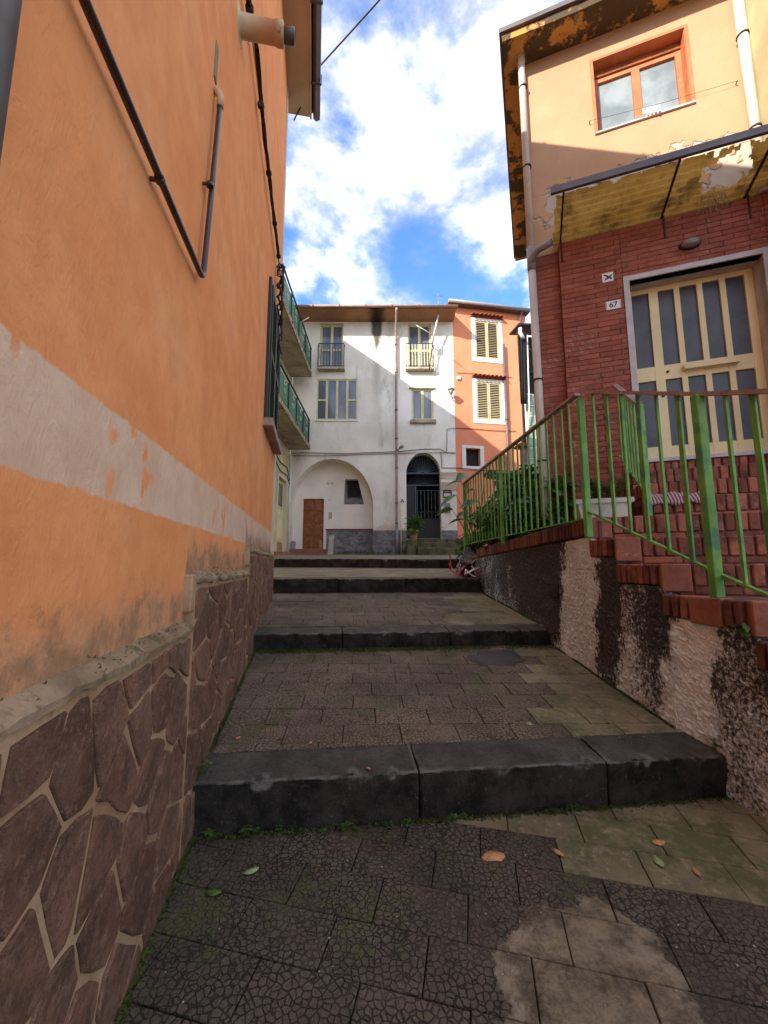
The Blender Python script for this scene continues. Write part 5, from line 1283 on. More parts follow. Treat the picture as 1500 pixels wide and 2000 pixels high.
quad(bm, HF.P(cA0,0.9,CD), HF.P(cA0,cT,CD), HF.P(cA0,cT,CD-3.6), HF.P(cA0,0.9,CD-3.6))
quad(bm, HF.P(cA1,0.9,CD), HF.P(cA1,0.9,CD-3.6), HF.P(cA1,cT,CD-3.6), HF.P(cA1,cT,CD))
quad(bm, HF.P(cA0,0.9,CD-3.6), HF.P(cA0,cT,CD-3.6), HF.P(cA1,cT,CD-3.6), HF.P(cA1,0.9,CD-3.6))
quad(bm, HF.P(cA0,cT,CD), HF.P(cA1,cT,CD), HF.P(cA1,cT,CD-3.6), HF.P(cA0,cT,CD-3.6))
obj('wall', bm, M['cream'], bh)
# brick facing: backing with joints, then each brick
bA0 = hp(1101, 650, 0)[0]; bA1 = 1.60; bH0, bH1 = 1.40, 5.10
SD = -0.075                                       # the set-back strip at the corner
bm = nb()
for q in ((bA0, DO[0], bH0, bH1), (DO[1], bA1, bH0, bH1), (DO[0], DO[1], DO[3], bH1), (DO[0], DO[1], bH0, DO[2]-0.04)): fbox(bm, HF, *q, CD+.002, -0.008)
facing = obj('brick_facing', bm, M['brick_joint'], bh)
bm = nb(); sA0 = hp(1050, 650, SD)[0]; fbox(bm, HF, sA0, bA0, bH0, bH1-.05, CD+.001, SD-.006); strip = obj('brick_strip', bm, M['brick_joint'], bh)
CH, BL = 0.0615, 0.225
VAR = {}
def brick_me(l, seed):
    k = (round(l, 2), seed)
    if k not in VAR: VAR[k] = chamfer_mesh('brick', k[0]-0.0035, 0.028, CH-0.004, 0.002, M['brick'], seed, 0.0015)
    return VAR[k]
RH = HF.rot(); rb = random.Random(11)
def courses(par, a0, a1, h0, h1, dface):
    n = int((h1-h0)/CH+0.5)
    for j in range(n):
        h = h0 + j*CH; s = -0.125 if (int(round((h-bH0)/CH)) % 2) else 0.0
        k = math.floor((a0-s)/BL)
        while s + k*BL < a1-0.015:
            x0 = max(a0, s+k*BL); x1 = min(a1, s+(k+1)*BL); k += 1
            if x1-x0 < 0.035: continue
            mw = Matrix.Translation(HF.P((x0+x1)/2, h+0.0045, dface-0.028+rb.uniform(-.002,.0025))) @ RH
            piece('brick', brick_me(x1-x0, rb.randint(0, 2)), mw, par)
nH = lambda h: bH0 + round((h-bH0)/CH)*CH
courses(facing, bA0, DO[0]-.062, bH0, bH1, 0.0)
courses(facing, DO[0]-.062, DO[1]+.062, nH(DO[3]+.075), bH1, 0.0)
courses(facing, DO[1]+.062, bA1, nH(2.2), bH1, 0.0)
courses(strip, sA0, bA0, bH0, bH1-.06, SD)
# marble surround with deep reveals and the yellow glazed door
bm = nb()
fbox(bm, HF, DO[0]-.06, DO[0], DO[2], DO[3]+.06, -.28, .012); fbox(bm, HF, DO[1], DO[1]+.06, DO[2], DO[3]+.06, -.28, .012); fbox(bm, HF, DO[0], DO[1], DO[3], DO[3]+.06, -.28, .010)
obj('door_surround', bm, M['marble'], bh)
bm = nb(); fbox(bm, HF, DO[0]-.08, DO[1]+.08, DO[2]-.042, DO[2]-.002, -.28, .035); obj('threshold', bm, M['marble'], bh, .004)
DD = -0.235
bm = nb()
da0, da1, dh0, dh1 = DO[0]+.002, DO[1]-.002, DO[2]+.002, DO[3]-.002
cols = [0.055, 0.245, 0.345, 0.505, 0.725, 0.0]
W_ = da1-da0; Hh = dh1-dh0
# upright members: outer stiles, meeting stile and mullions (fractions of the width)
ups = [(0.0, .045), (.190, .265), (.395, .440), (.575, .620), (.750, .795), (.935, 1.0)]
for f0, f1 in ups: fbox(bm, HF, da0+W_*f0, da0+W_*f1, dh0, dh1, DD-.03, DD+.022)
lights = []
for (f0, f1), (g0_, g1_) in zip(ups, ups[1:]):
    x0, x1 = da0+W_*f1, da0+W_*g0_
    for h0, h1 in ((0.0, .085), (.455, .535), (.972, 1.0)): fbox(bm, HF, x0, x1, dh0+Hh*h0, dh0+Hh*h1, DD-.028, DD+.018)
    lights += [(x0, x1, dh0+Hh*.085, dh0+Hh*.455), (x0, x1, dh0+Hh*.535, dh0+Hh*.972)]
door = obj('door', bm, M['yellow_frame'], bh)
for l in lights:
    bm = nb(); fbox(bm, HF, *l, DD-.014, DD-.006); obj('pane', bm, M['frost'], door)
bm = nb(); hh0 = dh0+Hh*.50
fbox(bm, HF, da0+W_*.405, da0+W_*.82, hh0-.028, hh0+.028, DD+.055, DD+.085)
for f in (.405, .785): fbox(bm, HF, da0+W_*f, da0+W_*(f+.035), hh0-.027, hh0+.027, DD+.018, DD+.0545)
obj('push_handle', bm, M['yellow_frame'], door, .003)
bm = nb(); lathe(bm, HF.P(da0+W_*.288, hh0-.01, DD+.018), HF.n, [(0,.014),(.012,.014),(.013,.006)], 10); obj('lock', bm, M['steel'], door)
bm = nb(); fbox(bm, HF, da0+W_*.222, da0+W_*.245, hh0-.30, hh0-.24, DD+.02, DD+.03); obj('keyhole_plate', bm, M['steel'], door)
# upper window with its terracotta paint
a0, a1, h0, h1 = uw; bm = nb()
fbox(bm, HF, a0-.035, a0-.001, h0-.02, h1+.035, CD-.01, CD+.012); fbox(bm, HF, a1+.001, a1+.035, h0-.02, h1+.035, CD-.01, CD+.012); fbox(bm, HF, a0, a1, h1+.001, h1+.035, CD-.01, CD+.012)
for q in ((a0, a0+.004, h0, h1), (a1-.004, a1, h0, h1), (a0+.004, a1-.004, h1-.004, h1)): fbox(bm, HF, *q, CD-.215, CD-.0105)
obj('window_surround', bm, M['terra_frame'], bh)
glazed(bh, HF, (a0+.005, a1-.005, h0+.005, h1-.1), [0.5], {}, .06, CD-.17, M['terra_frame'], M['glass_b'])
bm = nb(); fbox(bm, HF, a0+.006, a1-.006, h1-.099, h1-.005, CD-.2, CD-.12); obj('blind_box', bm, M['door_wood'], bh)
bm = nb(); fbox(bm, HF, a0-.03, a1+.03, h0-.022, h0-.001, CD-.12, CD+.025); obj('window_sill', bm, M['marble'], bh)
# washing line under the window with pegs/cloth
bm = nb(); l0, l1 = hp(1152, 236, -.06), hp(1440, 158, -.06)
tube(bm, [HF.P(l0[0], l0[1], -.06), HF.P((l0[0]+l1[0])/2, (l0[1]+l1[1])/2-.03, -.055), HF.P(l1[0], l1[1], -.06)], .002, 5)
for hk in (l0, l1): tube(bm, [HF.P(hk[0], hk[1], -.058), HF.P(hk[0], hk[1], CD-.01)], .006, 5)
wl = tag(obj('washing_line', bm, M['cable']), 'thin washing line hooked across the upper window of the brick house', 'washing line')
for k in range(5):
    q = hp(1257+k*7.5, 213-k*1.5, -.055); bm = nb(); w = .012
    prism(bm, [HF.P(q[0]-w,q[1]+.012,-.058), HF.P(q[0]+w,q[1]+.012,-.058), HF.P(q[0]+w*.8,q[1]-.07-rb.uniform(0,.02),-.060), HF.P(q[0]-w*.8,q[1]-.075,-.060)],
              [HF.P(q[0]-w,q[1]+.012,-.052), HF.P(q[0]+w,q[1]+.012,-.052), HF.P(q[0]+w*.8,q[1]-.07,-.048), HF.P(q[0]-w*.8,q[1]-.075,-.048)])
    tag(obj('clothes_peg', bm, M['cloth']), 'white clothes peg hanging in the row on the washing line', 'clothes peg', 'pegs on the washing line')
# eaves with peeling soffit
eA0 = cA0-.27; eD1 = .26; eZ = 7.93
bm = nb(); fbox(bm, HF, eA0, cA1+.1, eZ, eZ+.10, CD-3.75, eD1)
bmesh.ops.subdivide_edges(bm, edges=list(bm.edges), cuts=12, use_grid_fill=True); rough(bm, .012, 2.5, 1.0)
obj('eave_slab', bm, M['soffit_r'], bh)
bm = nb(); fbox(bm, HF, eA0-.03, cA1+.1, eZ+.105, eZ+.17, CD-3.8, eD1+.04); obj('roof', bm, M['gutter'], bh)
# left downpipe with the elbow from the canopy
a_ = hp(1027, 300, CD+.05)[0]
bm = nb(); tube(bm, [HF.P(a_, eZ+.02, .02), HF.P(a_, eZ-.12, CD+.06), HF.P(a_, 5.15, CD+.06)], .045, 14); dp = obj('downpipe', bm, M['white_pipe'], bh)
bm = nb(); tube(bm, [HF.P(a_, 5.16, CD+.06), HF.P(a_, 4.84, CD+.06)], .052, 14); obj('pipe_joint', bm, M['grey_pipe'], dp)
bm = nb(); tube(bm, [HF.P(a_, 4.86, CD+.06), HF.P(a_+.01, 3.0, CD+.06), HF.P(a_+.01, 1.75, CD+.06)], .047, 14); obj('lower_pipe', bm, M['white_pipe'], dp)
bm = nb(); pe = [HF.P(a_, 4.92, CD+.07), HF.P(a_+.02, 5.02, CD+.10), HF.P(a_+.09, 5.06, CD+.14), HF.P(a_+.24, 5.065, CD+.20)]
tube(bm, pe, .042, 12); obj('pipe_elbow', bm, M['grey_pipe'], dp)
for h in (7.5, 6.3, 3.4, 2.4):
    bm = nb(); lathe(bm, HF.P(a_+.006, h, CD+.06), (0,0,1), [(0,.047),(0,.054),(.02,.054),(.02,.047)], 12); fbox(bm, HF, a_-.008, a_+.008, h, h+.016, CD-.02, CD+.03); obj('pipe_clip', bm, M['steel'], dp)
# right downpipe
a_ = hp(1448, 60, CD+.06)[0]
bm = nb(); tube(bm, [HF.P(a_, eZ-.01, CD+.07), HF.P(a_+.0, 5.12, CD+.07)], .05, 14); dp = obj('downpipe', bm, M['white_pipe'], bh)
for h in (7.1, 5.9):
    bm = nb(); lathe(bm, HF.P(a_, h, CD+.07), (0,0,1), [(0,.052),(0,.059),(.02,.059),(.02,.052)], 12); obj('pipe_clip', bm, M['steel'], dp)
# canopy of corrugated yellow sheet on steel tees, torn at one place
kA0 = hp(1082, 400, .6)[0]; kA1 = 1.345; kD = .62; kz0, kz1 = 5.16, 5.23
bm = nb(); na, nd = 200, 54; g = {}; hole = hp(1388, 335, .35)
for i in range(na+1):
    for j in range(nd+1):
        a = kA0+(kA1-kA0)*i/na; d = -.09+(kD+.09)*j/nd
        g[i,j] = bm.verts.new(HF.P(a, kz0+(kz1-kz0)*(d/kD)+.014*math.sin(d*2*math.pi/.078), d))
for i in range(na):
    for j in range(nd):
        a = kA0+(kA1-kA0)*(i+.5)/na; d = -.09+(kD+.09)*(j+.5)/nd
        nn = mnoise.fractal(Vector((a*9, d*9, 2)), 1.0, 2.0, 3)
        if ((a-.86)/.20)**2 + ((d-.34)/.20)**2 < 1+nn*0.9: continue
        if d > kD-.05+.06*nn or a < kA0+.02+.03*nn: continue
        bm.faces.new((g[i,j], g[i+1,j], g[i+1,j+1], g[i,j+1])).smooth = True
bmesh.ops.delete(bm, geom=[v for v in bm.verts if not v.link_faces], context='VERTS')
cn = tag(obj('door_canopy', bm, M['fibre'], bh, recalc=False))
for a in (kA0+.10, .38, 1.15):
    bm = nb(); bar(bm, HF.P(a, kz0-.025, -.09), HF.P(a, kz1-.025, kD), .018, .026); bar(bm, HF.P(a+.004, kz0-.04, .006), HF.P(a+.004, kz0-.32, .006), .012, .016, HF.r); obj('canopy_tee', bm, M['steel'], cn)
bm = nb(); bar(bm, HF.P(kA0-.03, kz1+.0, kD+.02), HF.P(kA1, kz1+.0, kD+.02), .035, .055); obj('canopy_front_rail', bm, M['gutter'], cn)
bm = nb(); bar(bm, HF.P(kA0-.03, kz1+.05, kD-.01), HF.P(kA1, kz1+.05, kD-.01), .07, .02); obj('canopy_flashing', bm, M['gutter'], cn)
bm = nb()
for k in range(26):   # dry roots hanging through the hole
    p = HF.P(.80+rb.uniform(-.12,.16), kz0-.01, .10+rb.uniform(-.08,.1)); q = p.copy(); ps = [p]
    for j in range(5): q = q+Vector((rb.uniform(-.03,.03), rb.uniform(-.03,.03), -rb.uniform(.02,.06))); ps.append(q)
    tube(bm, ps, .0022, 4)
tag(obj('dry_roots', bm, M['drygrass'], kind='stuff'), 'wisp of dry roots hanging through the torn yellow canopy', 'roots')
# oval bulkhead lamp over the door
a_, h_ = hp(1350, 472, .05); lm = thing('bulkhead_lamp', HF.P(a_, h_-.06, .0), 'dusty oval bulkhead lamp on the bricks over the yellow door', 'lamp')
bm = nb(); R_ = []
for d, s in ((0,1.0),(.02,1.0),(.028,.93)): R_.append([bm.verts.new(HF.P(a_+.105*s*math.cos(q*math.pi/12), h_+.058*s*math.sin(q*math.pi/12), d+.001)) for q in range(24)])
for r0, r1 in zip(R_, R_[1:]):
    for k in range(24): bm.faces.new((r0[k], r0[(k+1)%24], r1[(k+1)%24], r1[k]))
bm.faces.new(R_[-1]); bm.faces.new(list(reversed(R_[0]))); obj('lamp_base', bm, M['steel'], lm)
bm = nb(); R_ = []
for d, s in ((.028,.86),(.05,.82),(.068,.66),(.078,.40),(.081,.12)): R_.append([bm.verts.new(HF.P(a_+.105*s*math.cos(q*math.pi/12), h_+.058*s*math.sin(q*math.pi/12), d+.001)) for q in range(24)])
for r0, r1 in zip(R_, R_[1:]):
    for k in range(24): bm.faces.new((r0[k], r0[(k+1)%24], r1[(k+1)%24], r1[k])).smooth = True
bm.faces.new(R_[-1]); obj('lamp_glass', bm, M['lampglass'], lm)
# house number and the tile with a brushed cross
a_, h_ = hp(1198, 595, .012); nbp = thing('house_number_plate', HF.P(a_, h_-.05, .004), 'white house number plate reading 67 on the red bricks', 'sign')
bm = nb(); fbox(bm, HF, a_-.078, a_+.078, h_-.052, h_+.052, -.002, .010); obj('plate', bm, M['plate'], nbp, .002)
bm = nb(); frame_rect(bm, HF, a_-.072, a_+.072, h_-.046, h_+.046, .004, .0095, .0112); obj('border', bm, M['black_paint'], nbp)
fc = bpy.data.curves.new('digits', 'FONT'); fc.body = '67'; fc.size = .088; fc.align_x = 'CENTER'; fc.align_y = 'CENTER'; fc.extrude = .001; fc.offset = .0016
to = bpy.data.objects.new('digits', fc); COL.objects.link(to); bpy.context.view_layer.update()
me = bpy.data.meshes.new_from_object(to.evaluated_get(bpy.context.evaluated_depsgraph_get())); bpy.data.objects.remove(to); me.materials.clear(); me.materials.append(M['black_paint'])
dg = bpy.data.objects.new('digits', me); COL.objects.link(dg); place(dg, HF.P(a_, h_, .0112), nbp)
dg.rotation_euler = (RH @ Matrix.Rotation(R(90), 4, 'X')).to_euler()
a_, h_ = hp(1187, 541, .012); xt = thing('painted_tile', HF.P(a_, h_-.05, .004), 'square white tile brushed with a dark green cross above the house number', 'tile')
bm = nb(); fbox(bm, HF, a_-.058, a_+.058, h_-.058, h_+.058, -.002, .010); obj('tile', bm, M['plate'], xt, .003)
for k, (p, q) in enumerate((((-.040,.032),(.044,-.026)), ((-.034,-.034),(.046,.020)))):
    bm = nb(); pts = []; 
    for i in range(9):
        f = i/8; w = .013*(.55+math.sin(f*math.pi)*.6)*(1+.25*math.sin(i*2.1+k)); pts.append((p[0]+(q[0]-p[0])*f, p[1]+(q[1]-p[1])*f+.004*math.sin(f*6), w))
    up_ = [HF.P(a_+x, h_+y+w, .0108+.0006*k) for x, y, w in pts]; dn = [HF.P(a_+x, h_+y-w, .0108+.0006*k) for x, y, w in pts]
    vs = [bm.verts.new(v) for v in up_]; ws = [bm.verts.new(v) for v in dn]
    for i in range(8): bm.faces.new((vs[i], ws[i], ws[i+1], vs[i+1]))
    obj('brush_stroke', bm, M['green_paint'], xt)
# the neighbouring wing at the right edge
wg = thing('ochre_wing', HF.P(2.2, .6, .3), 'dull ochre plastered wing standing forward at the right of the brick house', 'house')
bm = nb(); fbox(bm, HF, 1.36, 3.6, 5.112, 8.3, CD+.004, .55); obj('wall', bm, M['yellowwall'], wg)
bm = nb(); fbox(bm, HF, 1.40, 3.6, .6, 5.11, .004, .55); obj('brick_wall', bm, M['brick'], wg)
bm = nb(); fbox(bm, HF, 1.30, 3.7, 8.302, 8.45, CD-1.0, .8); obj('roof', bm, M['gutter'], wg)
# grey plinth of the house corner beside the garden
bm = nb(); fbox(bm, HF, cA0-.02, sA0-.002, .9, 3.05, CD-.02, CD+.028); obj('corner_plinth', bm, M['oldgrey'], bh, .008)
bm = nb(); fbox(bm, HF, cA0-.028, cA0-.001, .9, 3.3, CD-3.5, CD-.002); obj('side_render', bm, M['oldgrey'], bh)

# ================================================================== BRICK STAIRCASE
sc = thing('brick_staircase', (2.3, 2.8, 0.9), 'red brick staircase rising between green railings to the yellow door', 'staircase')
SX = 1.650; fdir = HF.r; TAN = -0.342/0.94
RIS = 0.185
# first flight: (front Y at the left edge, top z); side face on x = SX
fl1 = [(0.98, 0.655), (1.50, 0.840), (2.045, 1.025), (2.59, 1.210), (2.99, 1.400), (3.28, 1.585)]
SK = 0.12
def side(Y): return SX + max(0.0, 3.28-Y)*SK
SLAB = {}
for l_, kk in ((0.066, 'brick_step'), (0.055, 'brick_cope')):
    for sd in range(4): SLAB[kk, sd] = chamfer_mesh('brick', l_-(.006 if kk == 'brick_step' else .012), .09, .132, .007, M[kk], sd, .004)
for sd in range(3): SLAB['lo', sd] = chamfer_mesh('brick', .235, .05, .044, .005, M['brick_step'], sd, .002)
SLAB['sq'] = chamfer_mesh('slab', .160, .10, .172, .006, M['quarry'], 1, .002)
SLAB['sq2'] = chamfer_mesh('slab', .20, .10, .150, .006, M['quarry'], 2, .002)
SF = Fr((SX, 3.28), (SK, -1)); SQ = math.hypot(1, SK); sa = lambda Y: (3.28-Y)*SQ                          # left side of the stair, faces -x
def fwd(Y0): return Fr((side(Y0), Y0), (0.94, -0.342))
def soldier(par, fr, a0, a1, ztop, d, key, w):
    n = max(1, int(round((a1-a0)/w)))
    for k in range(n):
        a = a0+(a1-a0)*(k+.5)/n
        mw = Matrix.Translation(fr.P(a, ztop-.134, d-.09+rb.uniform(-.004,.004))) @ fr.rot() @ Matrix.Rotation(rb.uniform(-.02,.02), 4, 'Y')
        piece('brick', SLAB[key, rb.randint(0,3)], mw, par)
for i, (Y0, zt) in enumerate(fl1):
    Yb = fl1[i+1][0]+.12 if i < len(fl1)-1 else 4.2
    fr = fwd(Y0); L = 1.9
    bm = nb(); pA = fr.P(0.10, 0, -.02); pB = fr.P(L, 0, -.02)
    lo = [(pA.x, pA.y, zt-.30), (pB.x, pB.y, zt-.30), (pB.x, pB.y+(Yb-Y0), zt-.30), (side(Yb)+.09, Yb, zt-.30)]
    prism(bm, lo, [(x, y, zt-.006) for x, y, z in lo]); step = obj('step', bm, M['brick_joint'], sc)
    if Y0 < 1.3: continue
    # front: corner slab, soldier bricks, then a low course of stretchers
    piece('corner_slab', SLAB['sq'], Matrix.Translation(fr.P(.082, zt-.172, -.10)) @ fr.rot(), step)
    soldier(step, fr, .168, L, zt, 0.0, 'brick_step', .072)
    k = 0
    while .17+k*.24 < L-.2:
        piece('brick', SLAB['lo', rb.randint(0,2)], Matrix.Translation(fr.P(.29+k*.24, zt-.185, -.062)) @ fr.rot(), step); k += 1
    # left side: soldiers running back
    b0 = sa(min(Yb-.10, 3.60)); b1 = sa(Y0+.05)
    if i == 2:
        soldier(step, SF, b0, sa(2.42), zt, 0.004, 'brick_cope', .055); piece('corner_slab', SLAB['sq2'], Matrix.Translation(SF.P(sa(2.31), zt-.150, -.095)) @ SF.rot(), step)
        soldier(step, SF, sa(2.20), b1, zt, 0.004, 'brick_cope', .055)
    elif i < len(fl1)-1: soldier(step, SF, b0, b1, zt, 0.004, 'brick_cope', .055)
# second flight up to the door, narrower, parallel to the facade
IX = Vector((2.26, 3.42, 0)); PF = Fr((IX.x, IX.y), (0.94, -0.342))   # d < 0 goes towards the door
dist = (HF.P(0,0,0)-PF.P(0,0,0)).dot(-PF.n)
tread = (dist-.02)/3.0
for i in range(4):
    zt = 1.585+RIS*(i+1); d0 = -tread*i; L = 1.75
    if i == 3: zt = DO[2]-.046
    bm = nb(); fbox(bm, PF, 0.012, L, 1.3, zt-.006, -dist-.06, d0-.02); step = obj('step', bm, M['brick_joint'], sc)
    soldier(step, PF, .004, L, zt, d0, 'brick_step', .072)
    k = 0
    while .13+k*.24 < L-.12:
        piece('brick', SLAB['lo', rb.randint(0,2)], Matrix.Translation(PF.P(.13+k*.24, zt-.185, d0-.062)) @ PF.rot(), step); k += 1
    SF2 = Fr((IX.x, IX.y), (-0.342, -0.94))          # left side of the flight
    soldier(step, SF2, -(dist) if i == 3 else -tread*(i+1)-.0, -tread*i-.05, zt, 0.004, 'brick_step', .062)

# ================================================================== RETAINING WALL
rw = thing('retaining_wall', (1.5, 4.8, .5), 'rough plastered retaining wall, black with damp, below the green railing', 'wall')
def wall_top(Y):
    if Y > 3.30: return 1.58-.134-.02 + (1.46-1.58)*(Y-3.3)/(6.7-3.3)
    z = fl1[-1][1]
    for Y0, zt in reversed(fl1):
        if Y0+.0 <= Y: return zt-.142
    return .5
bm = nb(); ny = 420; nz_ = 96; g = {}
for i in range(ny+1):
    Y = 0.95+(6.75-0.95)*i/ny
    xb = min(RW(Y), side(Y)+.03); xt = side(Y)+.004 if Y < 3.3 else SX+.004+(1.50-SX)*(Y-3.3)/3.45
    zb = -.25; zt = wall_top(Y)
    for j in range(nz_+1):
        z = zb+(zt-zb)*j/nz_; f = min(1, max(0, (z-.1)/(1.1)))
        x = xb+(xt-xb)*f + .012
        P_ = Vector((x, Y, z)); am = 1.0 if 0 < j < nz_ else .3
        dsp = .008*mnoise.fractal(P_*8, 1.0, 2.0, 3) + .012*abs(mnoise.noise(P_*30)) + .016*abs(mnoise.noise(P_*58))
        g[i,j] = bm.verts.new((x-abs(dsp)*am, Y+.004*mnoise.noise(P_*60), z))
for i in range(ny):
    for j in range(nz_): bm.faces.new((g[i,j], g[i+1,j], g[i+1,j+1], g[i,j+1]))
for i in (0, ny):      # ends, and the hidden back of the wall
    pass
bk = [bm.verts.new((side(0.95+5.8*i/ny)+.16 if (0.95+5.8*i/ny) < 3.3 else 1.80-.1*(i/ny), g[i,nz_].co.y, g[i,nz_].co.z)) for i in range(ny+1)]
bl_ = [bm.verts.new((v.co.x+.1, v.co.y, -.25)) for v in bk]
for i in range(ny):
    bm.faces.new((g[i,nz_], g[i+1,nz_], bk[i+1], bk[i])); bm.faces.new((bk[i], bk[i+1], bl_[i+1], bl_[i]))
bm.faces.new([g[ny,j] for j in range(nz_+1)] + [bk[ny], bl_[ny]]); bm.faces.new([g[0,j] for j in range(nz_, -1, -1)] + [bl_[0], bk[0]])
obj('wall', bm, M['roughcast'], rw)
# soldier coping from the corner post to the far end
CPF = Fr((SX, 3.28), (-(SX-1.505)/3.4, 1)); CPF.n = -CPF.n     # faces the alley
def copz(a): return 1.58 + (1.46-1.58)*a/3.45
n = 55
for k in range(n):
    a = .05+3.38*k/n
    p = CPF.o + CPF.r*a; mw = Matrix.Translation((p.x+.075, p.y, copz(a)-.134+rb.uniform(-.003,.003))) @ Matrix.Rotation(R(-90)+.03, 4, 'Z') @ Matrix.Rotation(rb.uniform(-.03,.03), 4, 'Y')
    piece('brick', SLAB['brick_cope', rb.randint(0,3)], mw, rw)
bm = nb(); prism(bm, [(SX+.06,3.25,1.40),(SX+.25,3.25,1.40),(1.70,6.66,1.29),(1.53,6.66,1.29)], [(SX+.06,3.25,1.555),(SX+.25,3.25,1.555),(1.70,6.66,1.44),(1.53,6.66,1.44)]); obj('coping_bed', bm, M['brick_joint'], rw)
# boulder-like rough end of the wall
bm = nb(); bmesh.ops.create_icosphere(bm, subdivisions=4, radius=1.0)
for v in bm.verts:
    v.co = Vector((v.co.x*.24, v.co.y*.36, v.co.z*.44)); v.co += v.co.normalized()*(.06*mnoise.fractal(v.co*5, 1, 2, 4)); v.co += Vector((1.47, 6.93, 1.06))
obj('rubble_end', bm, M['roughcast'], rw)
# garden earth behind the wall
bm = nb(); prism(bm, [(1.62,3.9,.9),(2.0,4.0,.9),(3.4,7.9,.9),(1.8,7.6,.9),(1.66,6.6,.9)], [(1.70,3.9,1.50),(2.0,4.0,1.50),(3.4,7.9,1.40),(1.8,7.6,1.36),(1.62,6.6,1.40)]); tag(obj('garden_bed', bm, M['soil']), kind='structure')

# ================================================================== RAILINGS
def railing(name, label, path, posts, spacing, h_bot, seed, sub=None):
    """path: (x, y, z of the top rail); bars hang between a flat top rail and a bottom rail h_bot below"""
    root = thing(name, (path[0][0], path[0][1], path[0][2]-h_bot-.1), label, 'railing')
    P_ = [Vector(p) for p in path]; r = random.Random(seed)
    for i in range(len(P_)-1):
        p, q = P_[i], P_[i+1]; d = (q-p); L = Vector((d.x, d.y, 0)).length; dn = Vector((d.x, d.y, 0)).normalized()
        bm = nb(); bar(bm, p, q, .052, .022); obj('handrail', bm, M['handrail'], root)
        bm = nb(); bar(bm, p-Vector((0,0,h_bot)), q-Vector((0,0,h_bot)), .026, .012); obj('bottom_rail', bm, M['green_iron'], root)
        n = int(L/spacing)
        for k in range(1, n):
            f = k/n; c = p+d*f; thin = k % 2
            bm = nb(); w = .030 if not thin else .016
            bar(bm, c-Vector((0,0,h_bot-.006)), c-Vector((0,0,.008))+Vector((r.uniform(-.004,.004), r.uniform(-.004,.004), 0)), w, .012 if not thin else .016, dn.cross(Vector((0,0,1)))); obj('baluster', bm, M['green_iron'], root)
    for x, y, z0, z1, w in posts:
        bm = nb(); box(bm, x-w/2, x+w/2, y-w/2, y+w/2, z0, z1); obj('post', bm, M['green_iron'], root, .004)
    return root
Pc = Vector((SX-.02, 3.30, 2.63)); Pe = Vector((1.375, 6.92, 2.60))
# far end point from the photograph: post foot on the coping's end
Pm = Pc.lerp(Pe, .515)
Pd = Vector((side(2.2)-.0, 2.2, 2.155)); Pn = Vector((side(1.1)-.0, 1.1, 1.72))
railing('garden_railing', 'long green iron railing with worn brown handrail on the retaining wall', [Pc, Pm, Pe],
        [(Pm.x, Pm.y, 1.46, Pm.z-.008, .042), (Pe.x, Pe.y, 1.30, Pe.z-.008, .045)], .135, 1.055, 1)
railing('stair_railing', 'green iron railing with worn handrail sloping down the outer side of the brick stairs', [Pc-Vector((0,.05,0)), Pd, Pn],
        [(Pc.x-.004, Pc.y-.05, 1.42, Pc.z-.06, .05), (Pd.x-.02, Pd.y, 1.03, Pd.z-.008, .05), (Pn.x-.02, Pn.y, .60, Pn.z-.008, .05)], .135, 1.0, 2)
q0 = PF.P(-.03, 0, -.0); q1 = PF.P(-.03, 0, -dist+.06)
railing('inner_railing', 'short green iron railing beside the upper brick steps to the door', [(q0.x, q0.y, 2.60), (q1.x, q1.y, 2.60+.58)],
        [(q0.x, q0.y, 1.585, 2.592, .05)], .105, .80, 3)

# ================================================================== PLANTS AND SMALL THINGS
def leaf_pts(L, W, n=4, curl=.25, fold=.18):
    """points of a leaf along +x: rows of (left, mid, right)"""
    rows = []
    for i in range(n+1):
        f = i/n; w = W/2*math.sin(math.pi*min(1, f*.92+.06))**.8 if i < n else 0.004
        z = -curl*L*f*f; rows.append(((f*L, -w, z+fold*w), (f*L, 0, z), (f*L, w, z+fold*w)))
    return rows
def add_leaf(bm, m4, L, W, n=4, curl=.25, fold=.18):
    rows = [[bm.verts.new(m4 @ Vector(p)) for p in r] for r in leaf_pts(L, W, n, curl, fold)]
    for r0, r1 in zip(rows, rows[1:]):
        for k in range(2): bm.faces.new((r0[k], r0[k+1], r1[k+1], r1[k])).smooth = True
def ori(loc, yaw, pitch, roll): return Matrix.Translation(loc) @ Matrix.Rotation(yaw, 4, 'Z') @ Matrix.Rotation(-pitch, 4, 'Y') @ Matrix.Rotation(roll, 4, 'X')
rg = random.Random(41)
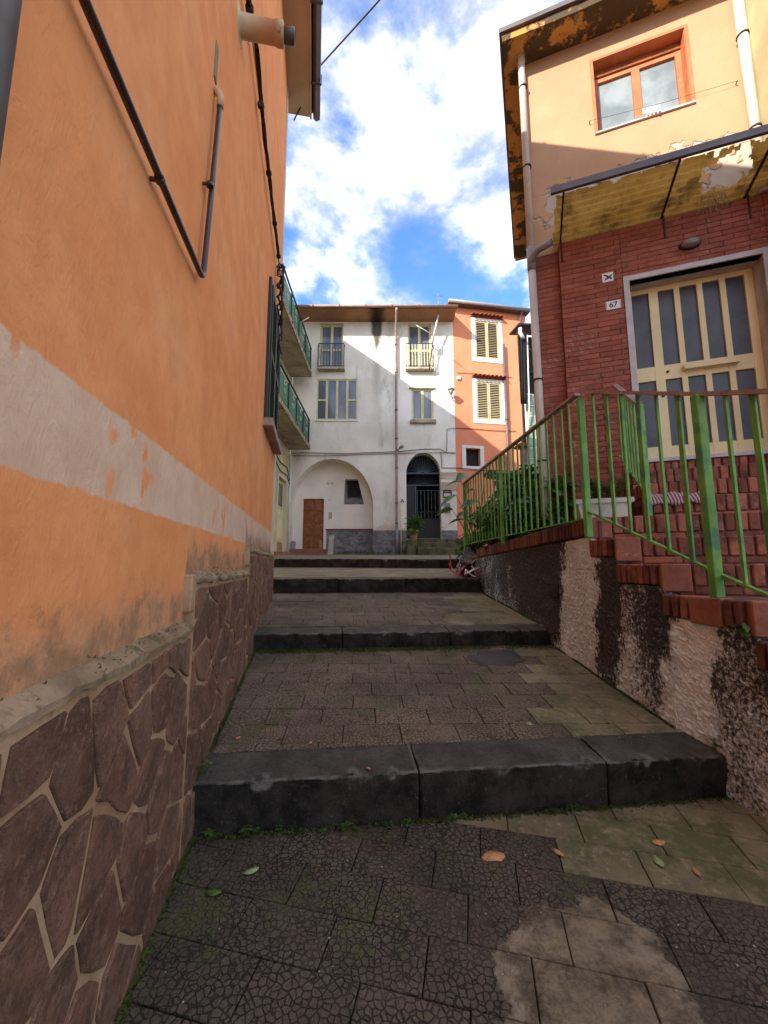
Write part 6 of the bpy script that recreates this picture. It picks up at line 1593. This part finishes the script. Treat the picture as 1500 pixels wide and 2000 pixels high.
# dense shrubs behind the garden railing
def shrub(name, label, base, top, rx, ry, n, ll, m, seed, group=None, stems=6):
    r = random.Random(seed); b = Vector(base)
    root = thing(name, b, label, 'shrub', group); bm = nb(); tips = []
    for k in range(stems):
        an = r.uniform(0, 6.28); q = Vector((b.x+rx*.75*math.cos(an)*r.random(), b.y+ry*.75*math.sin(an)*r.random(), b.z+(top-b.z)*r.uniform(.6, .95)))
        md = b.lerp(q, .5)+Vector((r.uniform(-.05,.05), r.uniform(-.05,.05), .05)); tube(bm, [b+Vector((r.uniform(-.03,.03), r.uniform(-.03,.03), -.05)), md, q], [.012, .008, .003], 5); tips += [md, q, md.lerp(q, .5)]
    obj('stems', bm, M['stem'], root)
    bm = nb(); cl = []
    for k in range(26):
        an = r.uniform(0, 6.28); f = r.random()**.5; cl.append((Vector((b.x+rx*f*math.cos(an), b.y+ry*f*math.sin(an), b.z+(top-b.z)*r.uniform(.12, .95))), r.uniform(.09, .2)))
    for k in range(n):
        c, rad = cl[r.randrange(len(cl))]; v = Vector((r.gauss(0,1), r.gauss(0,1), r.gauss(0,1))).normalized()*rad*r.random()**.4
        v.z *= .8; L = ll*r.uniform(.6, 1.25)
        add_leaf(bm, ori(c+v, math.atan2(v.y, v.x)+r.uniform(-.7,.7), r.uniform(-.6,.7), r.uniform(-.6,.6)), L, L*r.uniform(.38,.55), 3)
    obj('foliage', bm, m, root, recalc=False, kind='stuff'); return root
shrub('garden_shrub', 'dense dark leafy shrub behind the railing, next to the corner of the brick house', (1.95, 5.0, 1.42), 2.22, .30, .42, 3000, .10, M['leaf'], 1)
shrub('garden_shrub', 'dark leafy shrub behind the railing, between the corner shrub and the broad leaves', (1.88, 5.7, 1.40), 2.34, .32, .45, 3400, .11, M['leaf'], 2)
shrub('garden_shrub', 'low dark shrub under the broad leaved plant at the end of the railing', (1.74, 6.5, 1.36), 2.14, .28, .45, 3200, .10, M['leaf'], 3)
shrub('garden_shrub', 'taller shrub rising above the handrail in front of the grey house', (2.05, 6.15, 1.42), 2.60, .30, .40, 1800, .13, M['leaf'], 4)
shrub('garden_shrub', 'narrow yellowish spiky shrub outside the end post of the railing', (1.52, 7.12, 1.28), 1.80, .16, .18, 500, .09, M['leaf_fern'], 5)
# the plant with broad glossy leaves
bp = thing('broad_leaved_plant', (1.6, 6.9, 1.36), 'plant with very large glossy green leaves leaning over the end post of the railing', 'plant')
bm = nb(); add_leaf(bm, Matrix(), .36, .21, 7, .35, .22); lm_big = bpy.data.meshes.new('leaf'); bm.to_mesh(lm_big); bm.free(); lm_big.materials.append(M['leaf_big'])
spots = [(880,972,7.0),(890,945,7.1),(872,1000,6.9),(905,1005,7.0),(915,960,7.2),(935,930,6.9),(955,945,6.6),(925,985,6.7),(950,975,6.4),(975,935,6.3),(985,965,6.1),(1000,915,6.2),(1010,950,5.9),(965,1000,6.3),(940,1010,6.6),(1025,930,5.7),(1005,985,5.8),(895,1020,7.1),(990,1005,6.0),(1030,965,5.6),(900,930,7.1),(1040,945,5.5)]
for i, (px, py, Y) in enumerate(spots):
    c = onY(px, py, Y); b = Vector((1.66+.10*math.sin(i*2.1), Y+.10*math.sin(i), 1.36)); d = c-b; yaw = math.atan2(d.y, d.x)+rg.uniform(-.5,.5) if i > 4 else math.pi+rg.uniform(-.5,.4)
    m4 = ori(c+Vector((.10,0,.04)), yaw, rg.uniform(-.5,.25), rg.uniform(-.8,.8)); sca = rg.uniform(.62, .95)
    o = piece('leaf', lm_big, m4, bp); o.scale = (sca,)*3
    bm = nb(); tube(bm, [b, b.lerp(m4.to_translation(), .6)+Vector((0,0,.06)), m4.to_translation()], [.010,.007,.004], 5); obj('leaf_stalk', bm, M['stem'], bp)
# stone planter on the landing
pc = Vector((1.95, 3.62, 1.585)); pt_ = thing('stone_planter', pc, 'low white stone planter on the brick landing', 'planter')
pcx = Fr((pc.x, pc.y), (.94, -.342)); bm = nb(); prism(bm, [pcx.P(-.18,1.587,-.10), pcx.P(.18,1.587,-.10), pcx.P(.18,1.587,.10), pcx.P(-.18,1.587,.10)], [pcx.P(-.21,1.745,-.12), pcx.P(.21,1.745,-.12), pcx.P(.21,1.745,.12), pcx.P(-.21,1.745,.12)])
bmesh.ops.subdivide_edges(bm, edges=list(bm.edges), cuts=8, use_grid_fill=True); rough(bm, .006, 14); obj('trough', bm, M['planter'], pt_)
bm = nb()
for q in ((-.225,.225,.10,.135), (-.225,.225,-.135,-.10), (-.225,-.19,-.10,.10), (.19,.225,-.10,.10)): fbox(bm, pcx, q[0], q[1], 1.735, 1.775, q[2]+.0, q[3])
obj('rim', bm, M['planter'], pt_)
bm = nb(); fbox(bm, pcx, -.19, .19, 1.70, 1.757, -.10, .10); obj('soil', bm, M['soil'], pt_)
def fern(name, label, cat, c, n, hgt, spread, m, seed, ll=.035):
    r = random.Random(seed); root = thing(name, c, label, cat); bm = nb(); st_ = nb()
    for k in range(n):
        an = r.uniform(0, 6.28); b = Vector(c)+Vector((r.uniform(-spread,spread)*.6, r.uniform(-spread,spread)*.3, 0)); tip = b+Vector((math.cos(an)*spread*r.uniform(.2,.7), math.sin(an)*spread*r.uniform(.1,.5), hgt*r.uniform(.5,1.0)))
        md = b.lerp(tip, .5)+Vector((0,0,.05)); tube(st_, [b, md, tip], [.004,.003,.0015], 4)
        for j in range(13):
            f = .25+.75*j/12; p = (b.lerp(md, f*2) if f < .5 else md.lerp(tip, f*2-1)); 
            for sg_ in (1, -1): add_leaf(bm, ori(p, an+sg_*1.2+r.uniform(-.4,.4), r.uniform(-.4,.5), r.uniform(-.5,.5)), ll*r.uniform(.7,1.3), ll*.45, 2)
    obj('stems', st_, M['stem'], root); obj('foliage', bm, m, root, recalc=False, kind='stuff'); return root
fern('planter_fern', 'feathery green plant growing out of the white stone planter', 'plant', (pc.x, pc.y, 1.75), 34, .24, .22, M['leaf_fern'], 7)
# striped cloth lying over the upper steps
bm = nb(); zt = 1.585+RIS; rows = []
for i in range(25):
    a = -.03+.44*i/24; row = []
    for j in range(15):
        f = j/14; d = -.16+f*.19; z = zt+.030+.014*math.sin(a*30)*math.sin(f*7)+.01*mnoise.noise(Vector((a*14, f*4, 1)))
        if f > .72: d = -.02+.04*math.sin((f-.72)*5); z -= (f-.72)*.34
        row.append(bm.verts.new(PF.P(a+.01*math.sin(f*9), z-.10*max(0, a-.30), d)))
    rows.append(row)
for r0, r1 in zip(rows, rows[1:]):
    for k in range(14): bm.faces.new((r0[k], r0[k+1], r1[k+1], r1[k])).smooth = True
o_ = tag(obj('striped_cloth', bm, M['rug'], recalc=False), 'red and grey striped cloth folded over an upper brick step', 'cloth'); so = o_.modifiers.new('thickness', 'SOLIDIFY'); so.thickness = .016
# potted bush and yellow flowers by the gate
zb_ = 2.16
pb = thing('potted_bush', (g0+.22, 15.35, zb_), 'round green bush in a dark pot left of the iron gate', 'plant')
bm = nb(); lathe(bm, (g0+.22, 15.35, zb_-.008), (0,0,1), [(0,.11),(.02,.12),(.22,.16),(.25,.17),(.25,.14)], 14); obj('pot', bm, M['ochre_post'], pb)
bm = nb(); r = random.Random(3)
for k in range(900):
    v = Vector((r.gauss(0,1), r.gauss(0,1), r.gauss(0,1))).normalized()*r.random()**.4
    add_leaf(bm, ori(Vector((g0+.27+v.x*.34, 15.3+v.y*.30, zb_+.62+v.z*.36)), r.uniform(0,6.28), r.uniform(-.5,.8), r.uniform(-.6,.6)), .10*r.uniform(.6,1.2), .04, 2)
obj('foliage', bm, M['leaf'], pb, recalc=False, kind='stuff')
bm = nb()
for k in range(6): tube(bm, [(g0+.22, 15.35, zb_+.2), (g0+.22+.2*math.cos(k), 15.35+.2*math.sin(k), zb_+.7)], [.014,.005], 5)
obj('stems', bm, M['stem'], pb)
pf = thing('yellow_flowering_plant', (g0+.16, 14.98, zb_), 'small yellow green plant in a pot on the wall end before the gate', 'plant')
bm = nb(); lathe(bm, (g0+.16, 14.98, zb_-.008), (0,0,1), [(0,.07),(.02,.08),(.13,.10),(.15,.105),(.15,.085)], 12); obj('pot', bm, M['quarry'], pf)
bm = nb()
for k in range(320):
    v = Vector((r.gauss(0,1), r.gauss(0,1), r.gauss(0,1))).normalized()*r.random()**.5
    add_leaf(bm, ori(Vector((g0+.16+v.x*.2, 14.98+v.y*.16, zb_+.24+v.z*.14)), r.uniform(0,6.28), r.uniform(-.3,.8), r.uniform(-.6,.6)), .075*r.uniform(.7,1.3), .045, 2)
obj('foliage', bm, M['leaf_yel'], pf, recalc=False, kind='stuff')
# crumpled red and white barrier tape round a black bucket at the wall's end
tb = onY(900, 1128, 6.35); tz = Z4(1.2, 6.4)
bk_ = thing('black_bucket', (1.26, 6.42, tz), 'black plastic bucket tipped against the end of the retaining wall', 'bucket')
bm = nb(); lathe(bm, (1.26, 6.44, tz+.01), (.25, .1, 1), [(0,.075),(.006,.085),(.19,.105),(.20,.112),(.205,.104),(.03,.08)], 18); obj('tub', bm, M['blackplastic'], bk_)
bm = nb(); tube(bm, [(1.26+.045+.11*math.cos(q*math.pi/10), 6.45+.02, tz+.20+.10*math.sin(q*math.pi/10)) for q in range(11)], .004, 6); obj('handle', bm, M['steel'], bk_)
tpz = thing('barrier_tape', (1.2, 6.35, tz), 'tangled red and white barrier tape lying round the black bucket', 'tape')
r = random.Random(12)
for k in range(9):
    bm = nb(); p = Vector((1.12+r.uniform(-.05,.32), 6.30+r.uniform(-.05,.12), tz+.02)); v = Vector((r.uniform(-.06,.06), r.uniform(-.02,.02), .05)); prev = None
    for j in range(11):
        sd_ = Vector((math.cos(j*.9+k), math.sin(j*.7), .4)).normalized()*.018; a_ = bm.verts.new(p-sd_); b_ = bm.verts.new(p+sd_)
        if prev: bm.faces.new((prev[0], prev[1], b_, a_)).smooth = True
        prev = (a_, b_); v += Vector((r.uniform(-.03,.03), r.uniform(-.012,.012), r.uniform(-.022,.012))); p = p+v*.75; p.z = max(p.z, tz+.012); p.x = min(max(p.x, 1.02), 1.44); p.y = min(max(p.y, 6.22), 6.5)
    o_ = obj('tape_strip', bm, M['tapered'] if k % 3 else M['cloth'], tpz, recalc=False)
# weeds and moss at the feet of the steps and walls
def weed(px, py, zf, sc, k, label):
    x, y = gp(zf, [(px, py)])[0]; z = zf(x, y); bm = nb(); r = random.Random(k*7+1)
    for j in range(9):
        an = r.uniform(0, 6.28); b = Vector((x+r.uniform(-.012,.012)*sc, y+r.uniform(-.006,.006)*sc, z-.002)); tp = b+Vector((math.cos(an)*.022*sc, math.sin(an)*.02*sc, r.uniform(.012,.045)*sc))
        tube(bm, [b, tp], .0012, 3, False)
        for q in range(3): add_leaf(bm, ori(tp, an+q*2.1, r.uniform(-.1,.5), 0), .017*sc, .014*sc, 2)
    return tag(obj('weed', bm, M['weed'], recalc=False, kind=None), label, 'weed', 'weeds along the first kerb')
WLAB = 'tiny clover like weed sprouting at the foot of the first kerb'
k = 0
for px, py in ((358,1640),(408,1640),(380,1622),(480,1632),(500,1626),(545,1624),(560,1630),(630,1628),(675,1620),(695,1622),(795,1612),(885,1602),(905,1597),(1112,1580),(1122,1578)):
    weed(px, py, Z1, rg.uniform(.4, .95), k, WLAB); k += 1
tag(weed(392, 1510, lambda x, y: Z2(x, y), 1.3, 91, 'small weed growing on top of the first kerb against the stones'), group='weeds on kerbs')
tag(weed(1398, 1463, lambda x, y: Z2(x, y), 1.6, 92, 'small green weed where the first kerb meets the retaining wall'), group='weeds on kerbs')
p_ = SF.P(sa(2.08), .89, .015); bm = nb()
for j in range(16): add_leaf(bm, ori(p_+Vector((0, rg.uniform(-.03,.03), rg.uniform(-.02,.03))), rg.uniform(2,4.4), rg.uniform(-.5,.5), 0), .04, .02, 2)
tag(obj('wall_weed', bm, M['weed'], recalc=False), 'little leafy weed sprouting below the edge of a brick step', 'weed')
bm = nb(); r = random.Random(77)
def mossline(p, q, zf, n, w):
    for k in range(n):
        f = r.random(); g_ = mnoise.noise(Vector((p[0]+(q[0]-p[0])*f*1.0, p[1]*3+(q[1]-p[1])*f, 0))*4.0)
        if g_ < r.uniform(-.5,.25): continue
        x = p[0]+(q[0]-p[0])*f+r.gauss(0, w*.3); y = p[1]+(q[1]-p[1])*f-abs(r.gauss(0, w)); z = zf(x, y)
        L = r.uniform(.004,.011); an = r.uniform(0,6.28); c = Vector((x, y, z+.001))
        bm.faces.new([bm.verts.new(c+Vector((math.cos(an+t_)*L, math.sin(an+t_)*L, h_))) for t_, h_ in ((0,0),(2.1,.003+L*.7),(4.2,0))])
mossline(S1[0], S1[1], Z1, 2600, .014); mossline(S2[0], S2[1], Z2, 5000, .05); mossline((S2[0][0],S2[0][1]), (0.5, at_line(S2, .5)), Z2, 3000, .04)
mossline((LW(0.9)+.05, 0.9), (LW(2.0)+.05, 2.0), Z1, 2500, .012); mossline((LW(2.25)+.055, 2.25), (LW(3.7)+.055, 3.7), Z2, 3000, .015); mossline((1.72, 2.6), (1.64, 4.05), Z2, 3000, .015)
mossline((1.60, 4.4), (1.45, 6.2), Z3, 2500, .02)
tag(obj('moss', bm, M['moss'], recalc=False), 'green moss along the feet of the steps and walls', 'moss', kind='stuff')
bm = nb(); r = random.Random(5)
for k in range(500):
    a = r.uniform(.3, 5.5); h = topz(a)+.012+r.uniform(0,.05); d = .02+.03*r.random()
    if mnoise.noise(Vector((a*3, 1, 1))) < r.uniform(-.4,.3): continue
    p = LF.P(a, h-.012+.05*(.055-d), d); L = r.uniform(.003,.009); an = r.uniform(0,6.28)
    bm.faces.new([bm.verts.new(p+Vector((math.cos(an)*.004, math.sin(an)*.004, 0))), bm.verts.new(p-Vector((math.cos(an)*.004, math.sin(an)*.004, 0))), bm.verts.new(p+Vector((r.uniform(-.008,.008), r.uniform(-.008,.008), L)))])
tag(obj('wall_moss', bm, M['moss'], recalc=False), 'thin moss and grass on the mortar cap of the stone cladding', 'moss', kind='stuff')
# fallen leaves and litter
LEAF = [(985,1672,'leafbrown',.10,'broad orange brown dry leaf lying on the dark stamped tiles'), (1082,1660,'leafbrown',.05,'narrow curled dry leaf beside the broad orange brown leaf'), (1275,1648,'leafbrown',.06,'curled orange leaf on the mossy plain tiles'), (1280,1675,'leafpale',.06,'pale green fallen leaf below the curled orange leaf'),
        (1033,1418,'leafpale',.06,'pale green fallen leaf on the second terrace'), (505,1697,'leafpale',.06,'dull green fallen leaf on the tiles near the first kerb'), (432,1745,'weed',.06,'bright green lobed leaf lying by the stone cladding'), (1355,1697,'leafbrown',.045,'thin dry leaf at the edge of the mossy tiles'), (460,1445,'leafbrown',.035,'small dry leaf on the second terrace by the cladding'), (607,1450,'leafbrown',.03,'tiny orange leaf on the second terrace before the kerb'), (716,1500,'leafbrown',.03,'tiny orange leaf on top of the first kerb')]
for i, (px, py, m, L, lab) in enumerate(LEAF):
    zf = Z1 if py > 1560 else Z2
    x, y = gp(zf, [(px, py)])[0]; bm = nb(); add_leaf(bm, ori(Vector((x, y, zf(x, y)+.006)), rg.uniform(0,6.28), .1, rg.uniform(-.2,.2)), L, L*.62, 6, .12, -.25); o_ = obj('fallen_leaf', bm, M[m], recalc=False); tag(o_, lab, 'leaf', 'fallen leaves')
    so = o_.modifiers.new('thickness', 'SOLIDIFY'); so.thickness = .001
bm = nb(); r = random.Random(9)
for k in range(230):
    if r.random() < .5: x, y, zf = r.uniform(-.8, 1.7), r.uniform(.9, 1.95), Z1
    else: x, y, zf = r.uniform(-1.0, 1.5), r.uniform(2.4, 3.6), Z2
    s_ = r.choice((.0015,.002,.0025,.0035)); an = r.uniform(0,6.28); c = Vector((x, y, zf(x, y)+.001)); q = [c+Vector((math.cos(an+j*1.57)*s_*r.uniform(.6,1.3), math.sin(an+j*1.57)*s_, 0)) for j in range(4)]
    prism(bm, q, [p+Vector((0,0,s_*.5)) for p in q])
tag(obj('litter_grit', bm, M['chip'], kind='stuff'), 'pale grit and crumbs strewn over the tiles', 'grit')
